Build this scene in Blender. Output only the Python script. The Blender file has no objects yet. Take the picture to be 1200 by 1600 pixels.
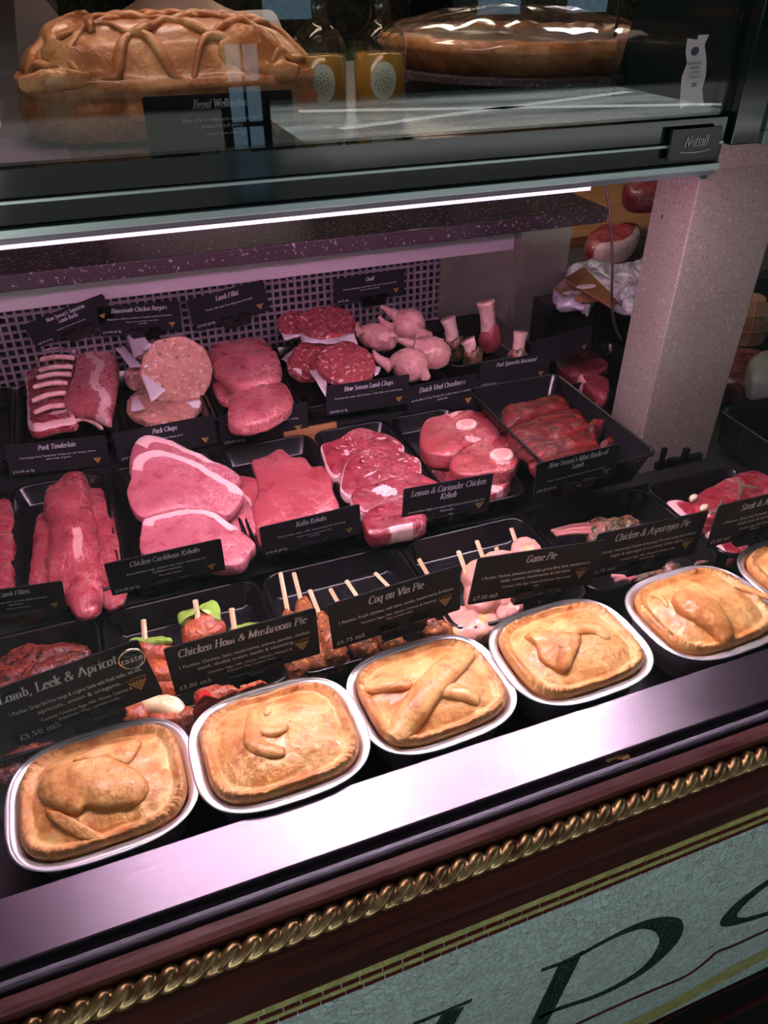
import bpy, bmesh, math, random
from mathutils import Vector, Matrix, noise
random.seed(7)
S = bpy.context.scene
COL = S.collection
PI = math.pi
# ------------------------------------------------------------------ camera, light, exposure
FPX = 1199.0
CX, CY, H = 600.0, 800.0, 0.57
AX = Vector((0.93542272, -0.2071658, 0.28647281))
AY = Vector((-0.35353124, -0.54814843, 0.75799008))
AZ = Vector((0.0, -0.81031823, -0.58599008))
cam_d = bpy.data.cameras.new('camera'); cam = bpy.data.objects.new('camera', cam_d); COL.objects.link(cam)
cam_d.sensor_fit = 'VERTICAL'; cam_d.sensor_height = 32.0; cam_d.lens = 32.0 * FPX / 1600.0; cam_d.clip_start = 0.01
M = Matrix(((AX[0], -AX[1], -AX[2]), (AY[0], -AY[1], -AY[2]), (AZ[0], -AZ[1], -AZ[2]))).to_4x4()
M.translation = (0, 0, H); cam.matrix_world = M; S.camera = cam

def ray(u, v):
    d = Vector((u - CX, v - CY, FPX)); return Vector((AX.dot(d), AY.dot(d), AZ.dot(d)))
def at(u, v, z=0.0):
    d = ray(u, v); t = (z - H) / d.z; return Vector((d.x * t, d.y * t, z))
def aty(u, v, y):
    d = ray(u, v); t = y / d.y; return Vector((d.x * t, y, H + d.z * t))

S.view_settings.view_transform = 'Standard'; S.view_settings.look = 'None'
S.view_settings.gamma = 1; S.view_settings.use_curve_mapping = False
S.view_settings.exposure = 0.0
W = bpy.data.worlds.new('sky'); S.world = W; W.use_nodes = True
W.node_tree.nodes['Background'].inputs[0].default_value = (0.62, 0.80, 0.84, 1)
W.node_tree.nodes['Background'].inputs[1].default_value = 0.85

def light(name, kind, loc, target, power, color, size=(0.1, 0.1), **kw):
    l = bpy.data.lights.new(name, kind); o = bpy.data.objects.new(name, l); COL.objects.link(o)
    o.location = loc; l.energy = power; l.color = color
    o.rotation_euler = (Vector(target) - Vector(loc)).to_track_quat('-Z', 'Y').to_euler()
    if kind == 'AREA': l.shape = 'RECTANGLE'; l.size, l.size_y = size
    for k, v in kw.items(): setattr(l, k, v)
    return o
PINK = (1.0, 0.76, 0.88)
light('daylight_sun', 'SUN', (0, -10, 10), (0, -6, 3.6), 24.0, (1, 0.97, 0.92), angle=0.02)
light('shelf_strip_light', 'AREA', (0.26, 0.635, 0.402), (0.26, 0.52, 0), 3.8, PINK, (0.78, 0.05))
light('shelf_strip_light', 'AREA', (0.17, 0.66, 0.398), (0.19, 0.93, 0.05), 2.6, (1.0, 0.40, 0.74), (0.86, 0.02))
light('ledge_spotlight', 'AREA', (0.177, 0.620, 0.4035), (0.100, 0.345, 0), 0.8, (1, 0.86, 0.95), (0.03, 0.012))
light('ledge_spotlight', 'AREA', (0.53, 0.620, 0.4035), (0.346, 0.345, 0), 0.8, (1, 0.86, 0.95), (0.03, 0.012))
light('shop_ceiling_lamp', 'AREA', (0.12, 1.15, 1.25), (0.1, 0.80, 0.45), 3.2, (1.0, 0.72, 0.62), (0.3, 0.2))
light('upper_case_fill', 'AREA', (0.12, 0.68, 0.93), (0.12, 0.79, 0.45), 1.1, (1.0, 0.68, 0.58), (0.4, 0.05))  # unseen fill lamp added to brighten the lattice pastry
light('shop_ceiling_lamp', 'AREA', (0.9, 2.3, 1.4), (0.9, 1.9, 0), 6.0, (1.0, 0.80, 0.58), (0.5, 0.3))
light('shop_ceiling_lamp', 'AREA', (1.15, 1.55, 1.2), (0.95, 1.0, 0), 1.5, (1.0, 0.86, 0.86), (0.3, 0.2))

# ------------------------------------------------------------------ object helpers
def tag(o, label, cat, group=None, kind=None):
    o['label'] = label; o['category'] = cat
    if group: o['group'] = group
    if kind: o['kind'] = kind
    return o
def thing(name, loc, label, cat, group=None):
    o = bpy.data.objects.new(name, None); COL.objects.link(o); o.location = loc; o.empty_display_size = 0.02
    return tag(o, label, cat, group)
def wloc(o):
    v = Vector(o.location)
    while o.parent: o = o.parent; v += Vector(o.location)
    return v
class MB:
    def __init__(s): s.v = []; s.f = []; s.a = []; s.mi = []; s.cur = 0
    def add(s, vs, fs, at_=None):
        b = len(s.v); s.v += [tuple(v) for v in vs]; s.f += [tuple(i + b for i in f) for f in fs]
        s.a += list(at_) if at_ else [0.0] * len(vs); s.mi += [s.cur] * len(fs); return s
    def box(s, a, b, rot=None, piv=None):
        x0, y0, z0 = a; x1, y1, z1 = b
        vs = [Vector(p) for p in ((x0,y0,z0),(x1,y0,z0),(x1,y1,z0),(x0,y1,z0),(x0,y0,z1),(x1,y0,z1),(x1,y1,z1),(x0,y1,z1))]
        if rot: pv = Vector(piv) if piv else (vs[0] + vs[6]) / 2; vs = [rot @ (v - pv) + pv for v in vs]
        return s.add(vs, [(0,3,2,1),(4,5,6,7),(0,1,5,4),(1,2,6,5),(2,3,7,6),(3,0,4,7)])
    def loft(s, rings, cap=True, at_=None):
        n = len(rings[0]); vs = [v for r in rings for v in r]; fs = []
        for i in range(len(rings) - 1):
            for j in range(n):
                k = (j + 1) % n; fs.append((i*n+j, i*n+k, (i+1)*n+k, (i+1)*n+j))
        if cap: fs.append(tuple(range(n))[::-1]); fs.append(tuple((len(rings)-1)*n + j for j in range(n)))
        return s.add(vs, fs, at_)
    def tube(s, pts, r, n=10, sq=(1, 1), taper=None, cap=True):
        pts = [Vector(p) for p in pts]; rings = []
        up = Vector((0, 0, 1))
        for i, p in enumerate(pts):
            t = (pts[min(i+1, len(pts)-1)] - pts[max(i-1, 0)]).normalized()
            a = t.cross(up); a = a.normalized() if a.length > 1e-4 else Vector((1, 0, 0)); b = a.cross(t)
            rr = (r[i] if isinstance(r, (list, tuple)) else r)
            rings.append([p + a * math.cos(2*PI*k/n) * rr * sq[0] + b * math.sin(2*PI*k/n) * rr * sq[1] for k in range(n)])
        return s.loft(rings, cap)
    def lathe(s, prof, c, n=28, sx=1, sy=1, cap=True):
        return s.loft([[(c[0] + r*sx*math.cos(2*PI*k/n), c[1] + r*sy*math.sin(2*PI*k/n), c[2] + z) for k in range(n)] for r, z in prof], cap)
    def blob(s, outline, T, c, n=4.0, amp=0.0, freq=60.0, nr=12, fat=None, plane=None, top=None, bottom=None, wob=0.0, seed=None, R=None):
        """closed rounded slab: outline = list of xy points about c; T full thickness; n squareness of the edge"""
        sd = Vector((random.random()*50, random.random()*50, random.random()*50)) if seed is None else Vector((seed, seed*2.1, seed*.7))
        m = len(outline); cx = sum(p[0] for p in outline)/m; cy = sum(p[1] for p in outline)/m
        vs, at_ = [], []; rings = []
        ts = [math.sin(PI/2*(i/nr))**0.9 for i in range(1, nr)] + [1.0]
        if True: ts = sorted(set([round(t, 4) for t in ts] + [0.985, 0.995]))
        def P(p, rad, sgn):
            x = cx + (p[0]-cx)*rad; y = cy + (p[1]-cy)*rad
            if wob:
                w = noise.noise(Vector((p[0], p[1], 0))*freq*.6 + sd)*wob*rad; x += (p[0]-cx)*w; y += (p[1]-cy)*w
            h = max(0.0, 1 - rad**n)**(1.0/n) * T/2
            if sgn > 0 and top: h += top(x, y, rad)
            if sgn < 0 and bottom: h += bottom(x, y, rad)
            z = h * sgn
            if amp:
                q = Vector((x, y, z))*freq + sd
                z += amp*1.5*(noise.fractal(q, 0.85, 2.0, 5)) * (1.0 if sgn >= 0 else .5)
                k = amp*.6*noise.noise(q*1.7); x += k; y += k*.5
            X = Vector((x, y, z))
            if R: X = R @ X
            X += Vector(c)
            if plane: X.z += plane(X.x, X.y)
            return X
        vs.append(P((cx, cy), 0, 1)); at_.append(fat(cx, cy, 0, 1) if fat else 0)
        seq = [(t, 1) for t in ts] + [(t, -1) for t in reversed(ts[:-1])]
        for t, sg in seq:
            for p in outline:
                vs.append(P(p, t, sg)); at_.append(fat(cx+(p[0]-cx)*t, cy+(p[1]-cy)*t, t, sg) if fat else 0)
        vs.append(P((cx, cy), 0, -1)); at_.append(0)
        fs = [(0, 1+j, 1+(j+1) % m) for j in range(m)]
        for i in range(len(seq)-1):
            for j in range(m):
                k = (j+1) % m; a = 1+i*m; fs.append((a+j, a+m+j, a+m+k, a+k))
        L = len(vs)-1; a = 1+(len(seq)-1)*m
        fs += [(L, a+(j+1) % m, a+j) for j in range(m)]
        return s.add(vs, fs, at_)
    def build(s, name, mat, parent=None, smooth=True, loc=None, bevel=0.0, auto=None):
        if parent is not None: o0 = wloc(parent)
        elif loc is not None: o0 = Vector(loc)
        else:
            xs = [v[0] for v in s.v]; ys = [v[1] for v in s.v]; zs = [v[2] for v in s.v]
            o0 = Vector(((min(xs)+max(xs))/2, (min(ys)+max(ys))/2, min(zs)))
        me = bpy.data.meshes.new(name); me.from_pydata([(v[0]-o0.x, v[1]-o0.y, v[2]-o0.z) for v in s.v], [], s.f)
        mats = mat if isinstance(mat, (list, tuple)) else [mat]
        for m in mats: me.materials.append(m)
        if len(mats) > 1: me.polygons.foreach_set('material_index', s.mi)
        if any(s.a):
            at_ = me.attributes.new('fat', 'FLOAT', 'POINT'); at_.data.foreach_set('value', [float(x) for x in s.a])
        bm = bmesh.new(); bm.from_mesh(me); bmesh.ops.recalc_face_normals(bm, faces=bm.faces); bm.to_mesh(me); bm.free()
        if smooth: me.polygons.foreach_set('use_smooth', [True]*len(me.polygons))
        o = bpy.data.objects.new(name, me); COL.objects.link(o)
        if parent is not None: o.parent = parent
        else: o.location = o0
        if bevel:
            b = o.modifiers.new('bevel', 'BEVEL'); b.width = bevel; b.segments = 3; b.limit_method = 'ANGLE'; b.harden_normals = False
        if auto:
            me.set_sharp_from_angle(angle=auto)
        return o
def struct(mb, name, mat, **kw):
    o = mb.build(name, mat, **kw); o['kind'] = 'structure'; return o
def remeshed(o, voxel, smooth_it=6, mat=None):
    """fuse the pieces of one body into one continuous skin"""
    m = o.modifiers.new('r', 'REMESH'); m.mode = 'VOXEL'; m.voxel_size = voxel
    if smooth_it: k = o.modifiers.new('s', 'SMOOTH'); k.iterations = smooth_it; k.factor = .5
    bpy.context.view_layer.update()
    me = bpy.data.meshes.new_from_object(o.evaluated_get(bpy.context.evaluated_depsgraph_get()))
    o.modifiers.clear(); o.data = me
    me.polygons.foreach_set('use_smooth', [True]*len(me.polygons))
    return o
def curve(pts, m=64):
    """smooth closed curve through points (Catmull-Rom), resampled to m points"""
    n = len(pts); P = [Vector((p[0], p[1])) for p in pts]; out = []
    for i in range(n):
        a, b, c, d = P[i-1], P[i], P[(i+1) % n], P[(i+2) % n]
        for k in range(12):
            t = k/12; out.append(0.5*((2*b) + (c-a)*t + (2*a-5*b+4*c-d)*t*t + (3*b-a-3*c+d)*t**3))
    L = [0]
    for i in range(len(out)): L.append(L[-1] + (out[(i+1) % len(out)] - out[i]).length)
    res = []; j = 0
    for k in range(m):
        s_ = L[-1]*k/m
        while L[j+1] < s_: j += 1
        f_ = (s_-L[j])/max(1e-9, L[j+1]-L[j]); res.append(out[j].lerp(out[(j+1) % len(out)], f_))
    return res
def line(pts, m=24):
    P = [Vector(p) for p in pts]; n = len(P); out = []
    for k in range(m+1):
        t = k/m*(n-1); i = min(int(t), n-2); t -= i
        a, b, c, d = P[max(i-1, 0)], P[i], P[i+1], P[min(i+2, n-1)]
        out.append(0.5*((2*b) + (c-a)*t + (2*a-5*b+4*c-d)*t*t + (3*b-a-3*c+d)*t**3))
    return out
def superrect(hx, hy, n=4.0, m=96):
    r = []
    for k in range(m):
        t = 2*PI*k/m; c, s_ = math.cos(t), math.sin(t)
        r.append((hx*math.copysign(abs(c)**(2/n), c), hy*math.copysign(abs(s_)**(2/n), s_)))
    return r
def rrect(x0, x1, y0, y1, r, z, m=6):
    out = []
    for cx, cy, a0 in ((x1-r, y1-r, 0), (x0+r, y1-r, 90), (x0+r, y0+r, 180), (x1-r, y0+r, 270)):
        for k in range(m+1):
            a = math.radians(a0 + 90*k/m); out.append((cx + r*math.cos(a), cy + r*math.sin(a), z))
    return out
def ellipse(rx, ry, m=48, rot=0):
    return [(rx*math.cos(2*PI*k/m)*math.cos(rot) - ry*math.sin(2*PI*k/m)*math.sin(rot), rx*math.cos(2*PI*k/m)*math.sin(rot) + ry*math.sin(2*PI*k/m)*math.cos(rot)) for k in range(m)]
def cr(ox, oy, s, pts): return [(ox + x/s, oy + y/s) for x, y in pts]

# ------------------------------------------------------------------ materials
def mat(name, base=(.5,.5,.5), rough=.5, metal=0.0, spec=.5, coat=0, sss=0, emit=None, es=1, alpha=None, trans=0, ior=None):
    m = bpy.data.materials.new(name); m.use_nodes = True; b = m.node_tree.nodes['Principled BSDF']
    b.inputs['Base Color'].default_value = (*base, 1); b.inputs['Roughness'].default_value = rough
    b.inputs['Metallic'].default_value = metal; b.inputs['Specular IOR Level'].default_value = spec
    b.inputs['Coat Weight'].default_value = coat; b.inputs['Coat Roughness'].default_value = .12
    if sss: b.inputs['Subsurface Weight'].default_value = sss; b.inputs['Subsurface Radius'].default_value = (.01, .004, .003); b.inputs['Subsurface Scale'].default_value = .5
    if emit: b.inputs['Emission Color'].default_value = (*emit, 1); b.inputs['Emission Strength'].default_value = es
    if trans: b.inputs['Transmission Weight'].default_value = trans
    if ior: b.inputs['IOR'].default_value = ior
    return m
class N:
    def __init__(s, m): s.t = m.node_tree; s.b = s.t.nodes['Principled BSDF']; s.tc = s.new('ShaderNodeTexCoord')
    def new(s, k, **kw):
        n = s.t.nodes.new(k)
        for a, v in kw.items():
            if a in n.inputs: n.inputs[a].default_value = v
            else: setattr(n, a, v)
        return n
    def link(s, a, b): s.t.links.new(a, b)
    def coord(s, scale=(1, 1, 1), rot=(0, 0, 0)):
        mp = s.new('ShaderNodeMapping'); mp.inputs['Scale'].default_value = scale; mp.inputs['Rotation'].default_value = rot
        s.link(s.tc.outputs['Object'], mp.inputs[0]); return mp.outputs[0]
    def noise(s, scale, detail=4, dist=0, co=None, rough=.55):
        n = s.new('ShaderNodeTexNoise'); n.inputs['Scale'].default_value = scale; n.inputs['Detail'].default_value = detail
        n.inputs['Distortion'].default_value = dist; n.inputs['Roughness'].default_value = rough
        s.link(co if co else s.tc.outputs['Object'], n.inputs['Vector']); return n.outputs['Fac']
    def ramp(s, fac, stops):
        r = s.new('ShaderNodeValToRGB'); e = r.color_ramp.elements
        while len(e) < len(stops): e.new(.5)
        for i, (p, c) in enumerate(stops): e[i].position = p; e[i].color = (*c, 1) if len(c) == 3 else c
        s.link(fac, r.inputs[0]); return r.outputs[0]
    def mix(s, fac, a, b):
        m = s.new('ShaderNodeMix', data_type='RGBA')
        for v, i in ((fac, 0), (a, 6), (b, 7)):
            if hasattr(v, 'links') or hasattr(v, 'is_linked'): s.link(v, m.inputs[i])
            else: m.inputs[i].default_value = (*v, 1) if isinstance(v, tuple) and len(v) == 3 else v
        return m.outputs[2]
    def math(s, op, a, b=None):
        m = s.new('ShaderNodeMath', operation=op)
        for v, i in ((a, 0), (b, 1)):
            if v is None: continue
            if hasattr(v, 'is_linked'): s.link(v, m.inputs[i])
            else: m.inputs[i].default_value = v
        return m.outputs[0]
    def bump(s, h, st=.3, d=.002):
        b = s.new('ShaderNodeBump'); b.inputs['Strength'].default_value = st; b.inputs['Distance'].default_value = d
        s.link(h, b.inputs['Height']); s.link(b.outputs[0], s.b.inputs['Normal']); return b
    def attr(s, name='fat'):
        a = s.new('ShaderNodeAttribute'); a.attribute_name = name; return a.outputs['Fac']
K3 = (0, 0, 0); W3 = (1, 1, 1)
def meat(name, base, dark, fat=(.80,.62,.60), scale=40, vein=.3, veinscale=26, rough=.34, stretch=(1,1,1), bump=.35, speck=None, sss=.12):
    m = mat(name, base, rough, sss=sss, coat=.15); k = N(m)
    n1 = k.noise(scale, 5, .6, k.coord(stretch)); col = k.mix(k.ramp(n1, [(.3, K3), (.7, W3)]), dark, base)
    if vein:
        nz = k.noise(veinscale*1.5, 3, 1.4, k.coord(stretch), .5)
        d_ = k.math('ABSOLUTE', k.math('SUBTRACT', nz, .5))
        v = k.ramp(d_, [(.0, W3), (.022, K3)])
        nz2 = k.noise(veinscale*3.3, 3, 1.0, None, .5); v2 = k.ramp(k.math('ABSOLUTE', k.math('SUBTRACT', nz2, .5)), [(.0, (.6,.6,.6)), (.03, K3)])
        pat = k.ramp(k.noise(veinscale*.7, 2), [(.44, K3), (.60, W3)])
        vv = k.math('MULTIPLY', k.math('MULTIPLY', k.math('MAXIMUM', v, v2), pat), min(1, vein*1.6))
        col = k.mix(vv, col, fat)
    if speck:
        for sc, th, c in speck:
            col = k.mix(k.ramp(k.noise(sc, 2), [(th, K3), (th+.04, W3)]), col, c)
    fa = k.math('ADD', k.attr(), k.math('MULTIPLY', k.math('SUBTRACT', k.noise(120, 3), .5), .5))
    col = k.mix(k.ramp(fa, [(.42, K3), (.6, W3)]), col, fat)
    k.link(col, k.b.inputs['Base Color'])
    k.link(k.ramp(k.noise(scale*2, 3), [(.35, (rough*.65,)*3), (.65, (min(1, rough*1.5),)*3)]), k.b.inputs['Roughness'])
    k.bump(k.math('ADD', n1, k.noise(scale*5, 4, 0, k.coord(stretch))), min(1, bump*1.8), .002)
    return m
M_black = mat('black_plastic', (.006,.005,.007), .20, spec=.42)
M_blackm = mat('matte_black', (.010,.010,.012), .5)
M_card = mat('card_black', (.012,.010,.014), .7, spec=.14)
M_text = mat('card_lettering', (.62,.60,.68), .6)
M_gold = mat('card_gold', (.42,.24,.06), .5)
M_steel = mat('brushed_steel', (.185,.150,.188), .36, 1.0); k = N(M_steel)
n_ = k.noise(10, 4, 0, k.coord((1.2, 160, 60))); k.link(k.ramp(n_, [(.3, (.30,)*3), (.8, (.42,)*3)]), k.b.inputs['Roughness']); k.bump(n_, .10, .0004)
k.b.inputs['Anisotropic'].default_value = .0
M_steeld = mat('dull_steel', (.42,.40,.36), .42, .85); k = N(M_steeld); k.link(k.ramp(k.noise(7, 6, .5), [(.3, (.30,.28,.24)), (.7, (.55,.52,.46))]), k.b.inputs['Base Color'])
M_foil = mat('aluminium_foil', (.90,.88,.91), .38, .85); k = N(M_foil); k.bump(k.noise(90, 3), .25, .0008)
M_ven = mat('vent_plastic', (.20,.16,.19), .5)
def speckled(name, base, specks, rough=.3, metal=0):
    m = mat(name, base, rough, metal); k = N(m); col = None; last = base
    c = k.mix(k.ramp(k.noise(6, 5), [(.3, K3), (.7, W3)]), tuple(x*.75 for x in base), base)
    for sc, th, cc in specks:
        v = k.new('ShaderNodeTexVoronoi'); v.inputs['Scale'].default_value = sc; k.link(k.tc.outputs['Object'], v.inputs['Vector'])
        sel = k.math('MULTIPLY', k.math('LESS_THAN', v.outputs['Distance'], .42), k.math('GREATER_THAN', k.noise(sc*.6, 1), th))
        c = k.mix(sel, c, cc)
    k.link(c, k.b.inputs['Base Color']); return m
M_granite = speckled('worktop_granite', (.06,.038,.052), [(260, .60, (.32,.20,.25)), (130, .72, (.55,.36,.40))], .18)
M_pillar = speckled('pillar_granite', (.30,.255,.22), [(420, .56, (.15,.12,.12)), (300, .62, (.42,.37,.33)), (90, .80, (.05,.03,.03))], .55)
M_slate = speckled('speckled_stone', (.07,.055,.06), [(300, .58, (.26,.23,.22))], .4)
M_mat = mat('woven_purple_mat', (.06,.04,.09), .7); k = N(M_mat); b_ = k.new('ShaderNodeTexChecker'); b_.inputs['Scale'].default_value = 500; k.link(k.tc.outputs['Object'], b_.inputs['Vector']); k.link(k.mix(b_.outputs['Fac'], (.03,.02,.05), (.16,.11,.20)), k.b.inputs['Base Color'])
M_wood = mat('dark_mahogany', (.10,.022,.016), .42, coat=.15); k = N(M_wood); k.link(k.ramp(k.noise(9, 6, .8, k.coord((1, 14, 14))), [(.3, (.045,.009,.007)), (.7, (.12,.026,.020))]), k.b.inputs['Base Color'])
M_step = mat('step_wood', (.36,.15,.06), .5); k = N(M_step); k.link(k.ramp(k.noise(9, 6, .8, k.coord((1, 10, 10))), [(.3, (.22,.08,.03)), (.7, (.50,.24,.10))]), k.b.inputs['Base Color'])
M_rope = mat('bronze_gilt', (.36,.22,.10), .28, .75); k = N(M_rope); k.link(k.ramp(k.noise(60, 5), [(.35, (.22,.10,.05)), (.65, (.66,.46,.22))]), k.b.inputs['Base Color'])
M_pine = mat('skewer_wood', (.72,.50,.28), .55)
M_bone = mat('bone', (.76,.48,.43), .42, sss=.1); k = N(M_bone); k.link(k.ramp(k.noise(90, 4), [(.35, (.62,.28,.26)), (.6, (.80,.56,.50))]), k.b.inputs['Base Color'])
M_marrow = mat('bone_marrow', (.72,.30,.26), .4)
M_paper = mat('greaseproof_paper', (.74,.68,.72), .5)
M_led = mat('strip_light_diffuser', (1,.9,1), .4, emit=(1,.58,.95), es=1.5)

def pastry(name, a=(.84,.42,.13), b=(.58,.19,.04), c=(.90,.56,.22)):
    m = mat(name, a, .40, coat=.30, sss=.08); k = N(m)
    n1 = k.noise(26, 6, .5); n2 = k.noise(95, 5, .3)
    col = k.ramp(n1, [(.38, c), (.5, a), (.64, b)])
    col = k.mix(k.ramp(n2, [(.52, K3), (.68, (.7,.7,.7))]), col, b)
    ed = k.math('ADD', k.attr(), k.math('MULTIPLY', k.math('SUBTRACT', k.noise(60, 3), .5), .5))
    col = k.mix(k.ramp(ed, [(.5, K3), (.95, (.85,.85,.85))]), col, tuple(x*.82 for x in b))
    k.link(col, k.b.inputs['Base Color']); k.bump(k.math('ADD', n1, k.math('MULTIPLY', k.noise(170, 5), .7)), .9, .0026); return m
M_pastry = pastry('baked_pastry'); M_pastry2 = pastry('glazed_pastry', (.86,.44,.14), (.62,.22,.045), (.91,.58,.23))
M_well = pastry('wellington_pastry', (.60,.25,.095), (.38,.12,.035), (.68,.34,.15))

def glass(name, tint=(1,1,1), ior=1.5, rough=0.0, boost=1.0):
    m = bpy.data.materials.new(name); m.use_nodes = True; t = m.node_tree; t.nodes.clear()
    o = t.nodes.new('ShaderNodeOutputMaterial'); mx = t.nodes.new('ShaderNodeMixShader'); tr = t.nodes.new('ShaderNodeBsdfTransparent'); gl = t.nodes.new('ShaderNodeBsdfGlossy')
    fr = t.nodes.new('ShaderNodeFresnel'); ge = t.nodes.new('ShaderNodeNewGeometry'); mp = t.nodes.new('ShaderNodeMapRange'); mp.inputs[3].default_value = ior; mp.inputs[4].default_value = 1/ior
    t.links.new(ge.outputs['Backfacing'], mp.inputs[0]); t.links.new(mp.outputs[0], fr.inputs['IOR']); tr.inputs[0].default_value = (*tint, 1); gl.inputs['Roughness'].default_value = rough
    mu = t.nodes.new('ShaderNodeMath'); mu.operation = 'MULTIPLY'; mu.inputs[1].default_value = boost; mu.use_clamp = True
    t.links.new(fr.outputs[0], mu.inputs[0]); t.links.new(mu.outputs[0], mx.inputs[0]); t.links.new(tr.outputs[0], mx.inputs[1]); t.links.new(gl.outputs[0], mx.inputs[2]); t.links.new(mx.outputs[0], o.inputs[0]); return m
M_glass = glass('shop_glass', (.96,.985,.975))
M_film = glass('cling_film', (.97,.97,.97), 1.5, .08, 1.6)

# ------------------------------------------------------------------ lettering
def stroke_font():
    def arc(cx, cy, rx, ry, a0, a1, n=10): return [(cx + rx*math.cos(math.radians(a0+(a1-a0)*i/n)), cy + ry*math.sin(math.radians(a0+(a1-a0)*i/n))) for i in range(n+1)]
    X = .66; g = {}
    g['A'] = (.78, [[(.04,0),(.38,1)],[(.36,1),(.66,0)],[(.18,.35),(.56,.35)]])
    g['B'] = (.66, [[(.14,0),(.14,1)],[(.14,1),(.32,1)]+arc(.32,.76,.2,.24,90,-90)+[(.14,.52)],[(.3,.52)]+arc(.34,.26,.24,.26,90,-90)+[(.14,0)]])
    g['C'] = (.70, [arc(.4,.5,.32,.5,45,315)])
    g['D'] = (.76, [[(.14,0),(.14,1)],[(.14,1),(.3,1)]+arc(.32,.5,.34,.5,90,-90)+[(.14,0)]])
    g['E'] = (.64, [[(.14,0),(.14,1)],[(.14,1),(.56,1),(.58,.86)],[(.14,.52),(.44,.52)],[(.14,0),(.56,0),(.6,.18)]])
    g['F'] = (.60, [[(.14,0),(.14,1)],[(.14,1),(.56,1),(.58,.84)],[(.14,.52),(.42,.52)]])
    g['G'] = (.76, [arc(.4,.5,.32,.5,45,330),[(.66,.42),(.66,.1)],[(.5,.42),(.7,.42)]])
    g['H'] = (.80, [[(.14,0),(.14,1)],[(.64,0),(.64,1)],[(.14,.52),(.64,.52)]])
    g['I'] = (.30, [[(.14,0),(.14,1)]])
    g['K'] = (.74, [[(.14,0),(.14,1)],[(.6,1),(.18,.48)],[(.26,.56),(.64,0)]])
    g['L'] = (.60, [[(.14,0),(.14,1)],[(.14,0),(.54,0),(.58,.22)]])
    g['M'] = (.96, [[(.12,0),(.12,1)],[(.12,1),(.46,.05)],[(.46,.05),(.8,1)],[(.8,1),(.8,0)]])
    g['N'] = (.80, [[(.12,0),(.12,1)],[(.12,1),(.66,0)],[(.66,0),(.66,1)]])
    g['O'] = (.78, [arc(.39,.5,.32,.5,0,360,18)])
    g['P'] = (.62, [[(.14,0),(.14,1)],[(.14,1),(.32,1)]+arc(.32,.73,.23,.27,90,-90)+[(.14,.46)]])
    g['Q'] = (.78, [arc(.39,.5,.32,.5,0,360,18),[(.36,.1),(.62,-.2)]])
    g['R'] = (.70, [[(.14,0),(.14,1)],[(.14,1),(.32,1)]+arc(.32,.75,.22,.25,90,-90)+[(.14,.5)],[(.32,.5),(.62,0)]])
    g['S'] = (.56, [arc(.29,.74,.2,.26,40,240)+arc(.27,.26,.22,.26,75,-140)])
    g['T'] = (.68, [[(.34,0),(.34,1)],[(.06,.84),(.08,1),(.6,1),(.62,.84)]])
    g['V'] = (.74, [[(.06,1),(.36,0)],[(.36,0),(.68,1)]])
    g['W'] = (1.0, [[(.06,1),(.3,0)],[(.3,0),(.5,1)],[(.5,1),(.72,0)],[(.72,0),(.94,1)]])
    bowl = arc(.25,X/2,.19,X/2,0,360,14)
    g['a'] = (.52, [arc(.24,X/2,.18,X/2,40,320),[(.42,X),(.42,.06),(.5,.03)]])
    g['b'] = (.52, [[(.12,1),(.12,.05)],arc(.26,X/2,.18,X/2,150,-150)])
    g['c'] = (.44, [arc(.26,X/2,.19,X/2,50,310)])
    g['d'] = (.54, [arc(.24,X/2,.18,X/2,40,320),[(.42,1),(.42,.05),(.5,.03)]])
    g['e'] = (.46, [[(.08,.36),(.42,.4)]+arc(.26,X/2,.18,X/2,20,310)])
    g['f'] = (.34, [[(.16,0),(.16,.8)]+arc(.28,.84,.12,.16,180,40),[(.04,X),(.3,X)]])
    g['g'] = (.52, [arc(.24,.38,.17,.27,0,360,12),[(.42,X),(.42,0)]+arc(.25,-.08,.17,.2,0,-150)])
    g['h'] = (.54, [[(.12,0),(.12,1)],arc(.27,.46,.16,.2,170,0)+[(.43,.06),(.5,.03)]])
    g['i'] = (.27, [[(.12,X),(.12,.05),(.2,.03)],[(.12,.88),(.12,.92)]])
    g['k'] = (.52, [[(.12,0),(.12,1)],[(.42,X),(.16,.32)],[(.22,.38),(.46,0)]])
    g['l'] = (.27, [[(.12,1),(.12,.05),(.2,.03)]])
    g['m'] = (.80, [[(.12,0),(.12,X)],arc(.25,.46,.13,.2,170,0)+[(.38,0)],arc(.52,.46,.14,.2,170,0)+[(.66,.06),(.74,.03)]])
    g['n'] = (.54, [[(.12,0),(.12,X)],arc(.27,.46,.16,.2,170,0)+[(.43,.06),(.5,.03)]])
    g['o'] = (.50, [bowl])
    g['p'] = (.54, [[(.12,-.32),(.12,X)],arc(.28,X/2,.18,X/2,150,-150)])
    g['q'] = (.54, [[(.42,-.32),(.42,X)],arc(.24,X/2,.18,X/2,40,320)])
    g['r'] = (.42, [[(.12,0),(.12,X)],arc(.27,.46,.14,.2,170,50)])
    g['s'] = (.42, [arc(.22,.49,.13,.17,40,240)+arc(.21,.17,.15,.17,75,-140)])
    g['t'] = (.32, [[(.14,.86),(.14,.1),(.2,0),(.3,.06)],[(.03,X),(.28,X)]])
    g['u'] = (.54, [[(.12,X),(.12,.2)]+arc(.26,.2,.15,.2,180,330),[(.42,X),(.42,.06),(.5,.03)]])
    g['v'] = (.48, [[(.06,X),(.23,0)],[(.23,0),(.42,X)]])
    g['w'] = (.70, [[(.06,X),(.2,0)],[(.2,0),(.34,X)],[(.34,X),(.48,0)],[(.48,0),(.62,X)]])
    g['x'] = (.50, [[(.06,X),(.42,0)],[(.42,X),(.06,0)]])
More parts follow.
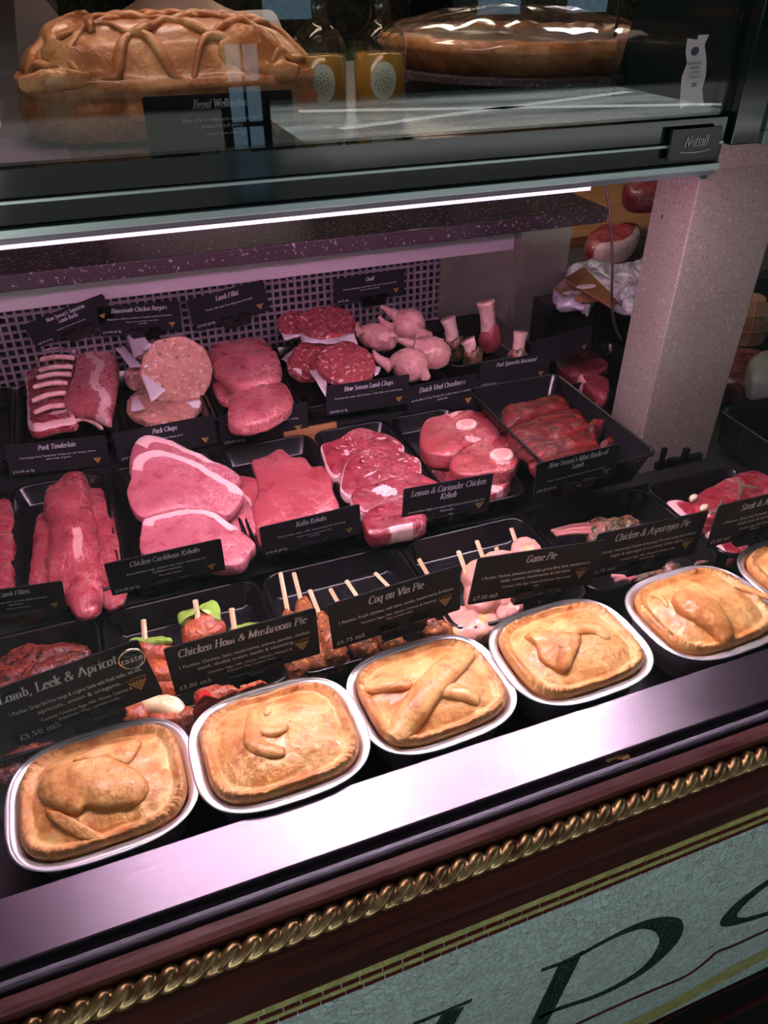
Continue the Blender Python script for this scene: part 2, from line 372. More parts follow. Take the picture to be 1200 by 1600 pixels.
    g['y'] = (.50, [[(.08,X),(.25,.02)],[(.44,X),(.25,.02),(.14,-.3),(.02,-.3)]])
    g['z'] = (.46, [[(.08,X),(.4,X),(.06,0),(.42,0)]])
    g['&'] = (.84, [[(.72,.42),(.5,.06)]+arc(.32,.24,.24,.24,-50,-270)+[(.46,.62)]+arc(.38,.8,.14,.18,-30,190)+[(.3,.6),(.7,0)]])
    g["'"] = (.2, [[(.12,1),(.1,.8)]]); g[','] = (.26, [[(.12,.06),(.08,-.16)]]); g['.'] = (.24, [[(.1,.04),(.1,.06)]]); g[' '] = (.30, []); g['-'] = (.3, [[(.05,.33),(.25,.33)]])
    return g
GL = stroke_font()
def serif_text(mb, txt, x, y, size, place, bold=.080, slant=.22, center=True, serif=True, track=.02):
    w = sum(GL.get(c, GL[' '])[0] + track for c in txt)*size*.92
    if center: x -= w/2
    hx, hy = bold, .024
    def sweep(p, q):
        dx, dy = q[0]-p[0], q[1]-p[1]; sx = 1 if dx >= 0 else -1; sy = 1 if dy >= 0 else -1
        return [(p[0]-sx*hx, p[1]-sy*hy), (p[0]+sx*hx, p[1]-sy*hy), (q[0]+sx*hx, q[1]-sy*hy), (q[0]+sx*hx, q[1]+sy*hy), (q[0]-sx*hx, q[1]+sy*hy), (p[0]-sx*hx, p[1]+sy*hy)]
    for c in txt:
        adv, st = GL.get(c, GL[' '])
        polys = []
        for s_ in st:
            for a, b in zip(s_, s_[1:]): polys.append(sweep(a, b))
            if serif and c not in "cegosSCOG&,.'t":
                for e, f in ((s_[0], s_[1]), (s_[-1], s_[-2])):
                    if abs(e[1]-f[1]) > .3 and abs(e[0]-f[0]) < .5 and e[1] in (0, 1, .66, -.32):
                        polys.append(sweep((e[0]-.09, e[1]), (e[0]+.09, e[1])))
        for pl in polys:
            mb.add([place(x + (px + slant*py)*size*.92, y + py*size) for px, py in pl], [tuple(range(len(pl)))])
        x += (adv + track)*size*.92
_fc = {}
def sans_text(mb, txt, x, y, size, place, center=True, maxw=None):
    if txt not in _fc:
        cu = bpy.data.curves.new('t', 'FONT'); cu.body = txt; cu.size = 1; cu.resolution_u = 2
        ob = bpy.data.objects.new('t', cu); me = bpy.data.meshes.new_from_object(ob)
        _fc[txt] = ([tuple(v.co) for v in me.vertices], [tuple(p.vertices) for p in me.polygons])
        bpy.data.objects.remove(ob); bpy.data.curves.remove(cu); bpy.data.meshes.remove(me)
    vs, fs = _fc[txt]
    w = max(v[0] for v in vs); sx = size
    if maxw and w*size > maxw: sx = maxw/w
    ox = x - w*sx/2 if center else x
    mb.add([place(ox + v[0]*sx, y + v[1]*size) for v in vs], fs)

# ------------------------------------------------------------------ setting: floors, walls, ceiling, street
M_floor = mat('shop_floor', (.035,.032,.03), .6); M_wallb = mat('back_wall', (.05,.045,.035), .6)
M_ceil = mat('ceiling_paint', (.10,.10,.10), .7)
b = MB(); b.box((-2.5, -3.2, -1.06), (4.5, 4.2, -1.0)); struct(b, 'floor', M_floor, smooth=False)
b = MB(); b.box((-2.5, 4.0, -1.0), (4.5, 4.1, 1.7)); struct(b, 'wall_back', M_wallb, smooth=False)
b = MB(); b.box((-2.6, -.2, -1.0), (-2.5, 4.1, 1.7)); struct(b, 'wall_left', M_wallb, smooth=False)
b = MB(); b.box((4.5, -.2, -1.0), (4.6, 4.1, 1.7)); struct(b, 'wall_right', M_wallb, smooth=False)
b = MB(); b.box((-2.6, -4.8, 1.7), (4.6, 4.2, 1.8)); struct(b, 'ceiling', M_ceil, smooth=False)
M_roadshade = mat('painted_shade_road', (.13,.14,.145), .8); k = N(M_roadshade); k.link(k.ramp(k.noise(.9, 6, .6, k.coord((.25, 1.6, 1))), [(.36, (.003,.004,.004)), (.62, (.008,.010,.011))]), k.b.inputs['Base Color'])  # road colour darkened, street shade is put into it
M_sunpatch = mat('painted_sun_paving', (.2,.22,.23), .8); k = N(M_sunpatch); k.link(k.ramp(k.noise(1.1, 6, .6, k.coord((.25, 1.6, 1))), [(.36, (.08,.10,.11)), (.62, (.42,.46,.47))]), k.b.inputs['Base Color'])  # bright streaky patch: sunlight is put into the paving colour
M_paint = mat('road_paint', (.75,.78,.78), .7)
b = MB(); b.box((-30, -60, -1.16), (40, -3.2, -1.06)); struct(b, 'floor_street', M_roadshade, smooth=False)
b = MB(); b.box((2.4, -10.6, -1.06), (8.2, -6.5, -1.058)); struct(b, 'floor_light_patch', M_sunpatch, smooth=False)
M_bounce = mat('bounce_reflector', (.62,.66,.66), .8); b = MB(); b.box((-9, -12, -1.06), (-.7, -3.9, -1.058)); struct(b, 'floor_light_patch', M_bounce, smooth=False)  # unseen pale reflector added to bounce sun onto the mosaic
for (x0, y0, x1, y1, w_) in ((2.9, -9.6, 12, -7.2, .22), (3.0, -8.2, 8, -9.6, .18), (2.0, -7.0, 8, -6.7, .25)):
    d = Vector((x1-x0, y1-y0, 0)).normalized(); p = Vector((-d.y, d.x, 0))*w_/2
    b = MB(); z = Vector((0, 0, -1.06)); z2 = Vector((0, 0, -1.055)); A = Vector((x0, y0, 0)); Bq = Vector((x1, y1, 0))
    b.loft([[A-p+z, A+p+z, Bq+p+z, Bq-p+z], [A-p+z2, A+p+z2, Bq+p+z2, Bq-p+z2]]); o = struct(b, 'trim_1', M_paint, smooth=False)
M_house = mat('street_wall', (.012,.011,.012), .8); M_daywin = mat('daylit_window', (.2,.3,.35), .3, emit=(.45,.75,1.0), es=1.3)
b = MB(); b.box((-20, -22.5, -1.06), (30, -22, 18)); struct(b, 'wall_street', M_house, smooth=False)
for i, x in enumerate((5.4, 11.6, 14.5)):
    b = MB(); b.box((x, -22, -.75), (x + 1.3, -21.9, .35)); struct(b, 'window_%d' % (i+1), M_daywin, smooth=False)
# glazed door behind the viewer whose reflection shows in the case
b = MB()
for r in range(4):
    for c in range(2): b.box((1.20 + c*.13, -5.2, -.98 + r*.27), (1.30 + c*.13, -5.17, -.75 + r*.27))
struct(b, 'window_4', M_daywin, smooth=False)
b = MB(); b.box((1.14, -5.28, -1.06), (1.50, -5.2, 1.1)); struct(b, 'door_1', M_house, smooth=False)

# ------------------------------------------------------------------ display counter
X0, X1 = -.75, 1.75
ct = thing('display_counter', (.5, .6, -1.0), 'long butcher display counter with steel ledge, gilt rope moulding and mosaic front', 'counter')
b = MB(); b.box((X0, .325, -.012), (X1, .378, 0)); b.box((X0, .37, -.045), (X1, .378, -.012)); b.build('steel_ledge', M_steel, ct, smooth=False, bevel=.0012)
M_groove = mat('dark_groove', (.05,.035,.04), .5); M_rail = mat('glass_channel_rail', (.16,.14,.19), .6, .2)  # glass channel gets one even dark colour
b = MB(); b.box((X0, .300, -.03), (X1, .325, -.010)); b.build('glass_channel', M_groove, ct, smooth=False)
b = MB(); b.box((X0, .309, -.010), (X1, .3165, -.001)); b.build('channel_rail', M_rail, ct, smooth=False, bevel=.002)
prof = [(.304, -.03), (.304, -.001), (.3025, .0012), (.296, .0014), (.2915, .0002), (.2905, -.005), (.290, -.022), (.286, -.026), (.281, -.026), (.277, -.028), (.277, -.034), (.290, -.040), (.291, -.105), (.284, -.110), (.284, -.118), (.305, -.118), (.305, -.03)]
b = MB(); b.loft([[(X0, y, z) for y, z in prof], [(X1, y, z) for y, z in prof]]); b.build('wood_moulding', M_wood, ct, auto=.5)
M_sheen = mat('maroon_led_sheen', (.34,.13,.15), .42); k = N(M_sheen); k.link(k.ramp(k.noise(30, 6, .8, k.coord((.4, 3, 3))), [(.3, (.16,.04,.05)), (.6, (.36,.14,.16))]), k.b.inputs['Base Color'])  # maroon wood top, pink strip light sheen put into its colour
b = MB(); b.loft([[(X0, y, z) for y, z in ((.3030, .0), (.3030, .0016), (.2962, .0020), (.2918, .0008), (.2918, -.001))], [(X1, y, z) for y, z in ((.3030, .0), (.3030, .0016), (.2962, .0020), (.2918, .0008), (.2918, -.001))]]); b.build('moulding_lit_top', M_sheen, ct, smooth=False)
# gilt rope: twisted strands along the moulding
b = MB(); rings = []; nx = 2000; yc, zc, R0 = .2835, -.0135, .0088; LX0, LX1 = -.45, 1.35
for i in range(nx+1):
    x = LX0 + (LX1-LX0)*i/nx; ring = []
    for k_ in range(20):
        a = 2*PI*k_/20; ph = (x/.0150)*2*PI + a*2.0
        lob = abs(math.sin(ph/2))**.6
        r = R0*(.52 + .54*lob); ring.append((x + math.sin(a)*.004, yc + r*math.cos(a), zc + r*math.sin(a)))
    rings.append(ring)
b.loft(rings); b.build('rope_moulding', M_rope, ct)
for x in (.115, .32, -.02, .50):
    b = MB(); b.lathe([(.0001, .0), (.0022, .0), (.0026, -.0012), (.0001, -.0014)], (0, 0, 0), 12)
    b.v = [(x + v[0], yc - .0093 + v[2]*.5, zc + .002 + v[1]) for v in b.v]; b.build('screw', M_rope, ct)
# mosaic front
M_mos = mat('mosaic_tiles', (.36,.47,.46), .45); k = N(M_mos)
def grout(k, tile, scale, co, gcol=(.14,.17,.16)):
    v = k.new('ShaderNodeTexVoronoi', feature='DISTANCE_TO_EDGE'); v.inputs['Scale'].default_value = scale; v.inputs['Randomness'].default_value = .75; k.link(co, v.inputs['Vector'])
    v2 = k.new('ShaderNodeTexVoronoi'); v2.inputs['Scale'].default_value = scale; v2.inputs['Randomness'].default_value = .75; k.link(co, v2.inputs['Vector'])
    c = k.mix(k.math('MULTIPLY', k.new('ShaderNodeSeparateColor').outputs[0], 0), tile, tile)
    sp = k.new('ShaderNodeSeparateColor'); k.link(v2.outputs['Color'], sp.inputs[0])
    c = k.mix(sp.outputs[0], tuple(x*.82 for x in tile), tuple(x*1.12 for x in tile))
    k.link(k.mix(k.ramp(v.outputs['Distance'], [(.015, (.7,.7,.7)), (.045, K3)]), c, gcol), k.b.inputs['Base Color'])
    k.bump(k.ramp(v.outputs['Distance'], [(.0, K3), (.08, W3)]), .4, .001)
def warp(k, sc=(1, 1, 1)):
    co = k.coord(sc); n = k.new('ShaderNodeTexNoise'); n.inputs['Scale'].default_value = 6; n.inputs['Detail'].default_value = 1; k.link(co, n.inputs['Vector'])
    a = k.new('ShaderNodeVectorMath', operation='MULTIPLY_ADD'); k.link(n.outputs['Color'], a.inputs[0]); a.inputs[1].default_value = (.12,.12,.12); k.link(co, a.inputs[2]); return a.outputs[0]
grout(k, (.66,.80,.76), 120, warp(k))
M_green = mat('mosaic_green', (.01,.035,.018), .3); grout(N(M_green), (.012,.040,.022), 110, warp(N(M_green)) if 0 else N(M_green).coord(), (.25,.30,.27))
def tilemat(name, c):
    m = mat(name, c, .35); k = N(m); sp = k.math('FRACT', k.math('MULTIPLY', k.new('ShaderNodeSeparateXYZ').outputs[0], 1)); return m
M_yel = mat('mosaic_yellow', (.40,.40,.13), .4); k = N(M_yel); k.link(k.ramp(k.noise(70, 2), [(.35, (.42,.42,.13)), (.65, (.66,.62,.24))]), k.b.inputs['Base Color'])
M_mar = mat('mosaic_maroon', (.13,.015,.012), .4)
YM = .286
mo = MB(); mo.box((X0, YM, -.62), (X1, .305, -.118)); mo.build('mosaic_panel', M_mos, ct, smooth=False)
def band(name, z1, z0, m, tw, gap=.0013):
    b = MB(); x = X0; 
    while x < X1:
        w_ = tw*random.uniform(.8, 1.25); b.box((x, YM-.0008, z0+gap/2), (min(x+w_, X1)-gap, YM, z1-gap/2)); x += w_
    b.build(name, m, ct, smooth=False)
band('mosaic_border', -.1185, -.1325, M_yel, .011); band('mosaic_border', -.1325, -.1405, M_mar, .018)
band('mosaic_border', -.1405, -.1490, M_yel, .013); band('mosaic_border', -.1490, -.1565, M_mar, .018)
def inlay(name, pts, wd, m, off=.0010):
    """ribbon of inlaid tiles following pixel points laid on the front plane; wd = half widths in metres"""
    P = [aty(u, v, YM) for u, v in pts]; L = line(P, max(12, 5*len(P))); n = len(L); b = MB(); rr = []
    for i, p in enumerate(L):
        t = (L[min(i+1, n-1)] - L[max(i-1, 0)]).normalized(); q = Vector((-t.z, 0, t.x))
        f_ = i/(n-1)*(len(wd)-1); j = min(int(f_), len(wd)-2); w_ = wd[j]*(1-(f_-j)) + wd[j+1]*(f_-j)
        rr.append([p+q*w_+Vector((0, -off, 0)), p-q*w_+Vector((0, -off, 0)), p-q*w_, p+q*w_])
    b.loft(rr); return b.build(name, m, ct, smooth=False)
inlay('inlaid_letter', [(890, 1500), (868, 1545), (845, 1592), (820, 1640)], [.0135, .0135, .0135, .0135], M_green)
inlay('inlaid_letter', [(846, 1515), (880, 1503), (912, 1486)], [.003, .003, .003], M_green)
inlay('inlaid_letter', [(905, 1492), (960, 1462), (1010, 1443), (1045, 1448), (1043, 1475), (1005, 1515), (940, 1552), (865, 1578), (840, 1590)], [.003, .004, .008, .016, .016, .009, .005, .004, .004], M_green)
inlay('inlaid_letter', [(1215, 1368), (1180, 1392), (1150, 1418), (1138, 1437), (1160, 1438), (1215, 1422)], [.007, .009, .012, .012, .006, .004], M_green)
inlay('inlaid_letter', [(645, 1600), (690, 1582), (737, 1562)], [.003, .003, .003], M_green)
inlay('inlaid_letter', [(708, 1578), (695, 1600), (672, 1640)], [.0125, .0125, .0125], M_green)
inlay('mosaic_scroll', [(820, 1640), (900, 1600), (1000, 1555), (1070, 1525), (1105, 1500), (1120, 1487), (1150, 1475), (1215, 1445)], [.003]*8, M_mar)
inlay('mosaic_scroll', [(900, 1645), (980, 1605), (1050, 1570), (1120, 1530), (1215, 1480)], [.020]*5, M_yel)
inlay('mosaic_scroll', [(900, 1670), (1010, 1610), (1080, 1572), (1150, 1540), (1215, 1512)], [.003]*5, M_mar)
inlay('base_moulding', [(900, 1700), (1050, 1625), (1130, 1585), (1215, 1545)], [.012]*4, M_wood, .006)
# stepped deck inside
b = MB(); b.box((X0, .378, -.9), (X1, .70, -.05)); b.build('lower_deck', M_blackm, ct, smooth=False)
b = MB(); b.box((X0, .70, -.9), (.66, .955, -.022)); b.build('middle_deck', M_blackm, ct, smooth=False)
b = MB(); b.box((X0, .955, -.9), (.66, 1.22, .012)); b.build('rear_deck', M_blackm, ct, smooth=False)
b = MB(); b.box((.205, .950, -.022), (.285, .955, .016)); b.build('wooden_riser', M_step, ct, smooth=False)
b = MB(); b.box((.66, .70, -.9), (X1, 1.185, -.06)); b.build('side_deck', M_blackm, ct, smooth=False)
# perforated air return at the back
bp = thing('air_return_panel', (.2, 1.215, .012), 'pale plastic perforated air return panel behind the rear trays', 'vent')
b = MB(); VX1 = .56; z0, z1 = .030, .150; cell = .0125
x = -.30
while x < VX1+.001: b.box((x-.0019, 1.205, z0), (x+.0019, 1.2095, z1)); x += cell
z = z0
while z < z1+.001: b.box((-.30, 1.2055, z-.0019), (VX1, 1.2090, z+.0019)); z += cell
b.build('lattice', M_ven, bp, smooth=False)
b = MB(); b.box((-.75, 1.203, z1), (.70, 1.216, .180)); b.build('top_rail', mat('pale_rail', (.60,.52,.58), .4, .2), bp, smooth=False, bevel=.002)
b = MB(); b.box((-.75, 1.203, .012), (.70, 1.216, z0)); b.box((VX1, 1.204, z0), (.70, 1.216, z1)); b.build('frame', M_steeld, bp, smooth=False)
b = MB(); b.box((-.75, 1.23, .012), (.70, 1.235, .18)); b.build('backing', M_blackm, bp, smooth=False)
gw = thing('granite_worktop', (.1, 1.3, .205), 'dark speckled granite worktop behind the trays', 'worktop')
b = MB(); b.box((-.75, 1.10, .212), (.812, 1.27, .235)); b.build('slab', M_granite, gw, smooth=False, bevel=.002)
b = MB(); b.box((-.75, 1.245, -.0), (.80, 1.27, .212)); b.box((.70, 1.18, -.06), (.80, 1.27, .212)); b.build('steel_support', M_steeld, gw, smooth=False)
# pillar
pl = MB(); pl.box((.690, .770, -.06), (.824, .846, .95)); o = pl.build('granite_pillar', M_pillar, smooth=False, bevel=.002); tag(o, 'square speckled stone pillar standing in the counter beside the red meat trays', 'pillar')

# ------------------------------------------------------------------ upper shelf and glass
ZS = .44
us = thing('upper_shelf', (0, .62, .405), 'upper display shelf with dark glass front edge and pink strip light', 'shelf')
M_edge = mat('dark_glass_edge', (.004,.010,.010), .08, spec=.35); M_rail2 = mat('shelf_rail', (.35,.42,.42), .3, .8)
b = MB(); b.box((-.75, .625, .413), (.553, 1.30, ZS)); b.build('shelf_board', M_slate, us, smooth=False)
b = MB(); b.box((-.75, .602, .418), (.555, .625, .455)); b.build('front_fascia', M_edge, us, smooth=False)
b = MB(); b.box((-.75, .598, .4335), (.553, .602, .4365)); b.box((-.75, .596, .412), (.553, .602, .4185)); b.build('front_rail', M_rail2, us, smooth=False, bevel=.0006)
b = MB(); b.box((-.75, .600, .4075), (.553, .64, .4125)); b.build('strip_housing', M_steel, us, smooth=False)
b = MB(); b.box((-.75, .600, .4045), (.42, .608, .4075)); b.build('strip_light', M_led, us, smooth=False)
b = MB(); b.box((-.75, .63, ZS), (-.0, .80, ZS+.002)); o = b.build('woven_mat', M_mat, smooth=False); tag(o, 'purple woven mat under the lattice pastry on the upper shelf', 'mat')
# maker plate
mp = thing('maker_plate', (.525, .600, .43), "small black maker's plate with white script on the shelf edge", 'plate')
b = MB(); b.box((.492, .5945, .424), (.545, .598, .449)); b.build('plate', M_black, mp, smooth=False)
b = MB(); serif_text(b, 'Nuttall', .5185, .4345, .0085, lambda x, y: Vector((x, .5938, y)), bold=.05, serif=False)
sw = line([(.503, .5938, .4305), (.52, .5938, .4295), (.536, .5938, .4312)], 8); b.loft([[p+Vector((0, 0, .0003)), p-Vector((0, 0, .0003))] for p in sw], False) if 0 else b.tube(sw, .0004, 4)
b.build('lettering', M_text, mp, smooth=False)
# glass
b = MB(); p0, p1 = Vector((0, .3125, -.001)), Vector((0, .597, .412))
dn = (p1-p0).normalized(); nn = Vector((0, -dn.z, dn.y))*.003
b.loft([[Vector((-.75, 0, 0))+q for q in (p0, p1, p1+nn, p0+nn)], [Vector((1.6, 0, 0))+q for q in (p0, p1, p1+nn, p0+nn)]])
o = b.build('front_glass_pane', M_glass, smooth=False); tag(o, 'sloping clear glass front over the pies and meat trays', 'glass pane')
b = MB(); b.box((-.75, .608, .455), (.552, .614, .95)); o = b.build('upper_glass_pane', M_glass, smooth=False); tag(o, 'upright clear glass in front of the upper shelf', 'glass pane')

# ------------------------------------------------------------------ foil trays with pies
def local(c, rz):
    cs, sn = math.cos(rz), math.sin(rz)
    return lambda x, y, z=0: Vector((c[0] + x*cs - y*sn, c[1] + x*sn + y*cs, c[2] + z))
def pie(cx_, cy_, zr, rz, label, deco, seed, hx=.0665, hy=.0535, domeh=.012):
    t = thing('pie', (cx_, cy_, -.0485), label, 'pie', 'pies in foil trays along the front ledge')
    Lc = local((cx_, cy_, zr), rz); m = 96
    def ring(ax, ay, z, n=3.6, rip=0.0):
        out = []
        for k_, (x, y) in enumerate(superrect(ax, ay, n, m)):
            r = 1 + (rip if k_ % 2 else -rip); out.append(Lc(x*r, y*r, z))
        return out
    b = MB(); fz = .0
    def flange(z): 
        out = []
        for x, y in superrect(.0785, .0655, 2.9, m):
            e = max(0, abs(x)/.0785-.75)*4; out.append(Lc(x, y, z - .0015*e))
        return out
    zb = -.0485 - zr
    b.loft([ring(.058, .045, zb+.0015, 3.6), ring(.060, .047, zb+.0015, 3.6, .006), ring(.0685, .0555, -.002, 3.6, .004), ring(.0690, .0560, .0005), ring(.0745, .0615, .0016), flange(.0012), flange(.0024), [v + Vector((0, 0, .0004)) for v in ring(.0770, .0640, .0022, 2.9)],
            ring(.0735, .0605, .0008), ring(.0680, .0550, -.0015), ring(.058, .045, zb+.003)])
    b.build('foil_tray', M_foil, t)
    # crust
    b = MB(); m2 = 232; base = superrect(hx, hy, 3.7, m2); sd = Vector((seed*3.1, seed*1.7, seed))
    vs = []; at_ = []
    radii = [0] + [i/34 for i in range(1, 35)] + [1.006, 1.0]
    rings = []
    for ri, r in enumerate(radii[1:]):
        rr = []
        for j, (x, y) in enumerate(base):
            q = Vector((x*r, y*r, 0))*38 + sd; q2 = Vector((x*r, y*r, 0))*140 + sd
            nz = noise.fractal(q, .8, 2, 5)*.0018 + noise.noise(q2)*.0006
            cr_ = .5+.5*math.sin(j/m2*2*PI*58 + 1.5*math.sin(j*.7))
            if r <= .80: h = .0045 + domeh*(1-(r/.80)**2.6)*.75
            elif r < .86: h = .0045 - .0012*math.sin((r-.80)/.06*PI)
            elif r < 1: h = .0045 + .0032*math.sin((r-.86)/.16*PI)*(.60+.65*cr_)
            else: h = .001
            if ri == len(radii)-2: h = -.02; sc = .90
            elif r > 1: h = -.0005; sc = 1
            else: sc = 1
            rr.append(Lc(x*min(r, 1)*sc, y*min(r, 1)*sc, h + nz*(1 if r < 1 else .2) + .0015))
            at_.append(.75 if .9 < r <= 1 else (.35 + .5*noise.noise(q*.5) if r < .8 else .3))
        rings.append(rr)
    top = Lc(0, 0, .0045+domeh*.75+.0015)
    b.loft(rings, False, at_); n0 = len(b.v); b.add([top], []); b.f += [(n0, j, (j+1) % m2) for j in range(m2)]; b.mi += [0]*m2; b.a[n0] = .3
    b.f.append(tuple(range(n0-m2, n0))); b.mi.append(0)
    b.build('crust', M_pastry if seed % 2 else M_pastry2, t)
    def surf(X, Y):
        dx, dy = X-cx_, Y-cy_; lx = dx*math.cos(rz)+dy*math.sin(rz); ly = -dx*math.sin(rz)+dy*math.cos(rz)
        r = (abs(lx/hx)**3.7 + abs(ly/hy)**3.7)**(1/3.7)
        return zr + .006 + (domeh*(1-(r/.80)**2.6)*.75 if r < .8 else 0)
    for kind, pts, hh in deco:
        b = MB(); zt = zr + .006 + domeh*.7
        if kind == 'shape':
            P = [at(u, v, zt) for u, v in pts]; c0 = sum(P, Vector())/len(P)
            ol = curve([(p.x-c0.x, p.y-c0.y) for p in P], 64)
            b.blob(ol, hh*2, (c0.x, c0.y, 0.0), 3.2, .0012, 70, 10, fat=lambda x, y, r, s_: .15+.85*r**5, plane=lambda X, Y: surf(X, Y))
        else:
            P = [at(u, v, zt) for u, v in pts]; L = line(P, 24)
            rad = [hh*(.25+.75*math.sin(PI*min(1, max(.04, i/24)))**.5) for i in range(25)]
            b.tube([Vector((p.x, p.y, surf(p.x, p.y)+rad_*.08)) for p, rad_ in zip(L, rad)], rad, 14, (1, .55))
        b.build('pastry_shape', M_pastry2 if seed % 2 else M_pastry, t)
    return t
PC = []
def pc(u, v): p = at(u, v, 0); return p.x, p.y
c7 = lambda pts: cr(0, 1100, 2, pts)
c5 = lambda pts: cr(250, 900, 2.4, pts)
c6 = lambda pts: cr(700, 850, 2.4, pts)
x, y = pc(155, 1246)
pie(-.0840, .4465, .0, .02, 'golden pie at the far left with a pastry sheep and loose strip on top', [('shape', c7([(110,250),(150,212),(230,185),(330,172),(395,192),(455,230),(462,270),(420,312),(330,330),(270,322),(240,345),(170,325),(120,290)]), .0085), ('shape', c7([(225,175),(300,130),(430,105),(428,150),(395,190),(330,178)]), .0055), ('shape', c7([(140,322),(200,345),(325,398),(290,414),(200,388),(150,350)]), .0040)], 1)
pie(.0665, .4400, .003, .01, 'golden pie with a hooked pastry beak, second from the left', [('tube', c5([(345,500),(352,560),(350,620),(390,650),(470,660)]), .0085), ('tube', c5([(350,520),(380,575),(430,585),(480,560)]), .0060), ('tube', c5([(400,520),(405,495),(420,475)]), .004)], 3)
pie(.2170, .4470, .0, .05, 'golden pie with a large pastry cross, third from the left', [('tube', c5([(870,590),(920,540),(1000,440),(1100,330),(1165,255)]), .0150), ('tube', c5([(765,395),(850,398),(945,410)]), .0090), ('tube', c5([(1010,440),(1100,432),(1200,455)]), .0090)], 5)
pie(.3690, .4450, .003, .03, 'golden pie with a pastry bird in flight, fourth from the left', [('shape', c6([(288,338),(345,332),(410,325),(470,345),(500,358),(485,410),(450,472),(390,458),(345,425),(330,380)]), .0065), ('tube', c6([(440,345),(500,318),(560,320),(600,355)]), .0085)], 6)
pie(.5350, .4460, .0, .04, 'pale golden pie with a raised curled pastry loop, fifth from the left', [('shape', c6([(838,205),(868,182),(930,190),(1000,230),(1060,290),(1077,335),(1040,362),(990,325),(920,290),(860,250)]), .0115), ('tube', c6([(760,170),(800,190),(830,230)]), .004)], 8)
pie(.6900, .4500, .003, .03, 'golden pie cut off by the right edge of the frame', [('tube', [(1150,905),(1180,915),(1215,930)], .005)], 9)
b = MB(); L = line([at(u, v, .001) for u, v in ((948, 1180), (962, 1173), (975, 1175), (985, 1172))], 12); b.tube([p + Vector((0, -.0, 0)) for p in L], [.0015+.002*abs(math.sin(i*1.3)) for i in range(13)], 8, (1, .5))
o = b.build('pastry_crumb', M_pastry); o.location.z = -.0085; tag(o, 'small brown flake of pastry lying in the glass groove', 'crumb')

# ------------------------------------------------------------------ black display trays
def tray(x0, x1, y0, y1, zr, depth, label, r=.018, slope=.008, group=None, shift=(0, 0)):
    b = MB(); zb = zr-depth; w_ = .0035
    xa, xb, ya, yb = x0+slope, x1-slope, y0+slope, y1-slope
    R = [rrect(xa+.006, xb-.006, ya+.006, yb-.006, r*.6, zb), rrect(xa, xb, ya, yb, r*.7, zb+.003), rrect(x0+w_, x1-w_, y0+w_, y1-w_, r, zr-.003), rrect(x0, x1, y0, y1, r+w_, zr-.0028), rrect(x0, x1, y0, y1, r+w_, zr-.0010), rrect(x0+.001, x1-.001, y0+.001, y1-.001, r+.002, zr),
         rrect(x0+w_, x1-w_, y0+w_, y1-w_, r, zr), rrect(x0+w_+.001, x1-w_-.001, y0+w_+.001, y1-w_-.001, r, zr-.0012), rrect(xa+.0025, xb-.0025, ya+.0025, yb-.0025, r*.7, zb+.0045), rrect(xa+.007, xb-.007, ya+.007, yb-.007, r*.6, zb+.002)]
    b.loft(R); o = b.build('display_tray', M_black, loc=((x0+x1)/2, (y0+y1)/2, zb), auto=.9)
    return tag(o, label, 'tray', group)
g = 'black display trays'
ZA = -.015
XA = [-.250, -.0745, .1030, .2790, .4520, .6370, .790]
LA = ['black tray holding dark marinated steak at the far left', 'black tray holding chicken and pepper kebabs', 'black tray holding spiced kofta kebabs', 'black tray holding lemon chicken kebabs', 'nearly empty black tray holding herbed lamb ribs', 'black tray holding marbled steaks and rosemary']
for i in range(6): tray(XA[i]+.0015, XA[i+1]-.0015, .522, .690, ZA, .034, LA[i], group=g)
ZB = .010; YB0, YB1 = .697, .948
XB = [-.300, -.163, -.043, .106, .243, .362, .470]
LB = ['black tray with red diced lamb cut off by the left edge', 'black tray holding three pork tenderloins', 'black tray holding overlapping pork chops', 'black tray holding thin pink veal slices', 'black tray holding a leaning stack of lamb chops', 'black tray holding veal shin rounds with bone']
for i in range(6): tray(XB[i]+.0012, XB[i+1]-.0012, YB0, YB1, ZB, .030, LB[i], group=g)
ZC = .042; YC0, YC1 = .962, 1.190
XC = [-.300, -.150, -.022, .112, .236, .478]
LC = ['black tray with dim brown meat at the left edge of the rear row', 'black tray holding two racks of lamb', 'black tray holding chicken burgers', 'black tray holding rolled lamb fillets', 'wide black tray holding beef burgers and quail']
for i in range(5): tray(XC[i]+.0012, XC[i+1]-.0012, YC0, YC1, ZC, .028, LC[i], group=g)
tray(.490, .655, .995, 1.185, .050, .036, 'black tray of lamb shanks standing upright', group=g)
# tilted spare rib tray, raised above the row
def tilttray(x0, x1, y0, y1, zc, depth, label, ax):
    b = MB(); cx_, cy_ = (x0+x1)/2, (y0+y1)/2
    o = tray(x0, x1, y0, y1, zc, depth, label, r=.012, slope=.016, group=g)
    return o
tilttray(.470, .622, .655, .905, .060, .050, 'deep black tray of marinated spare ribs beside the pillar', 0)

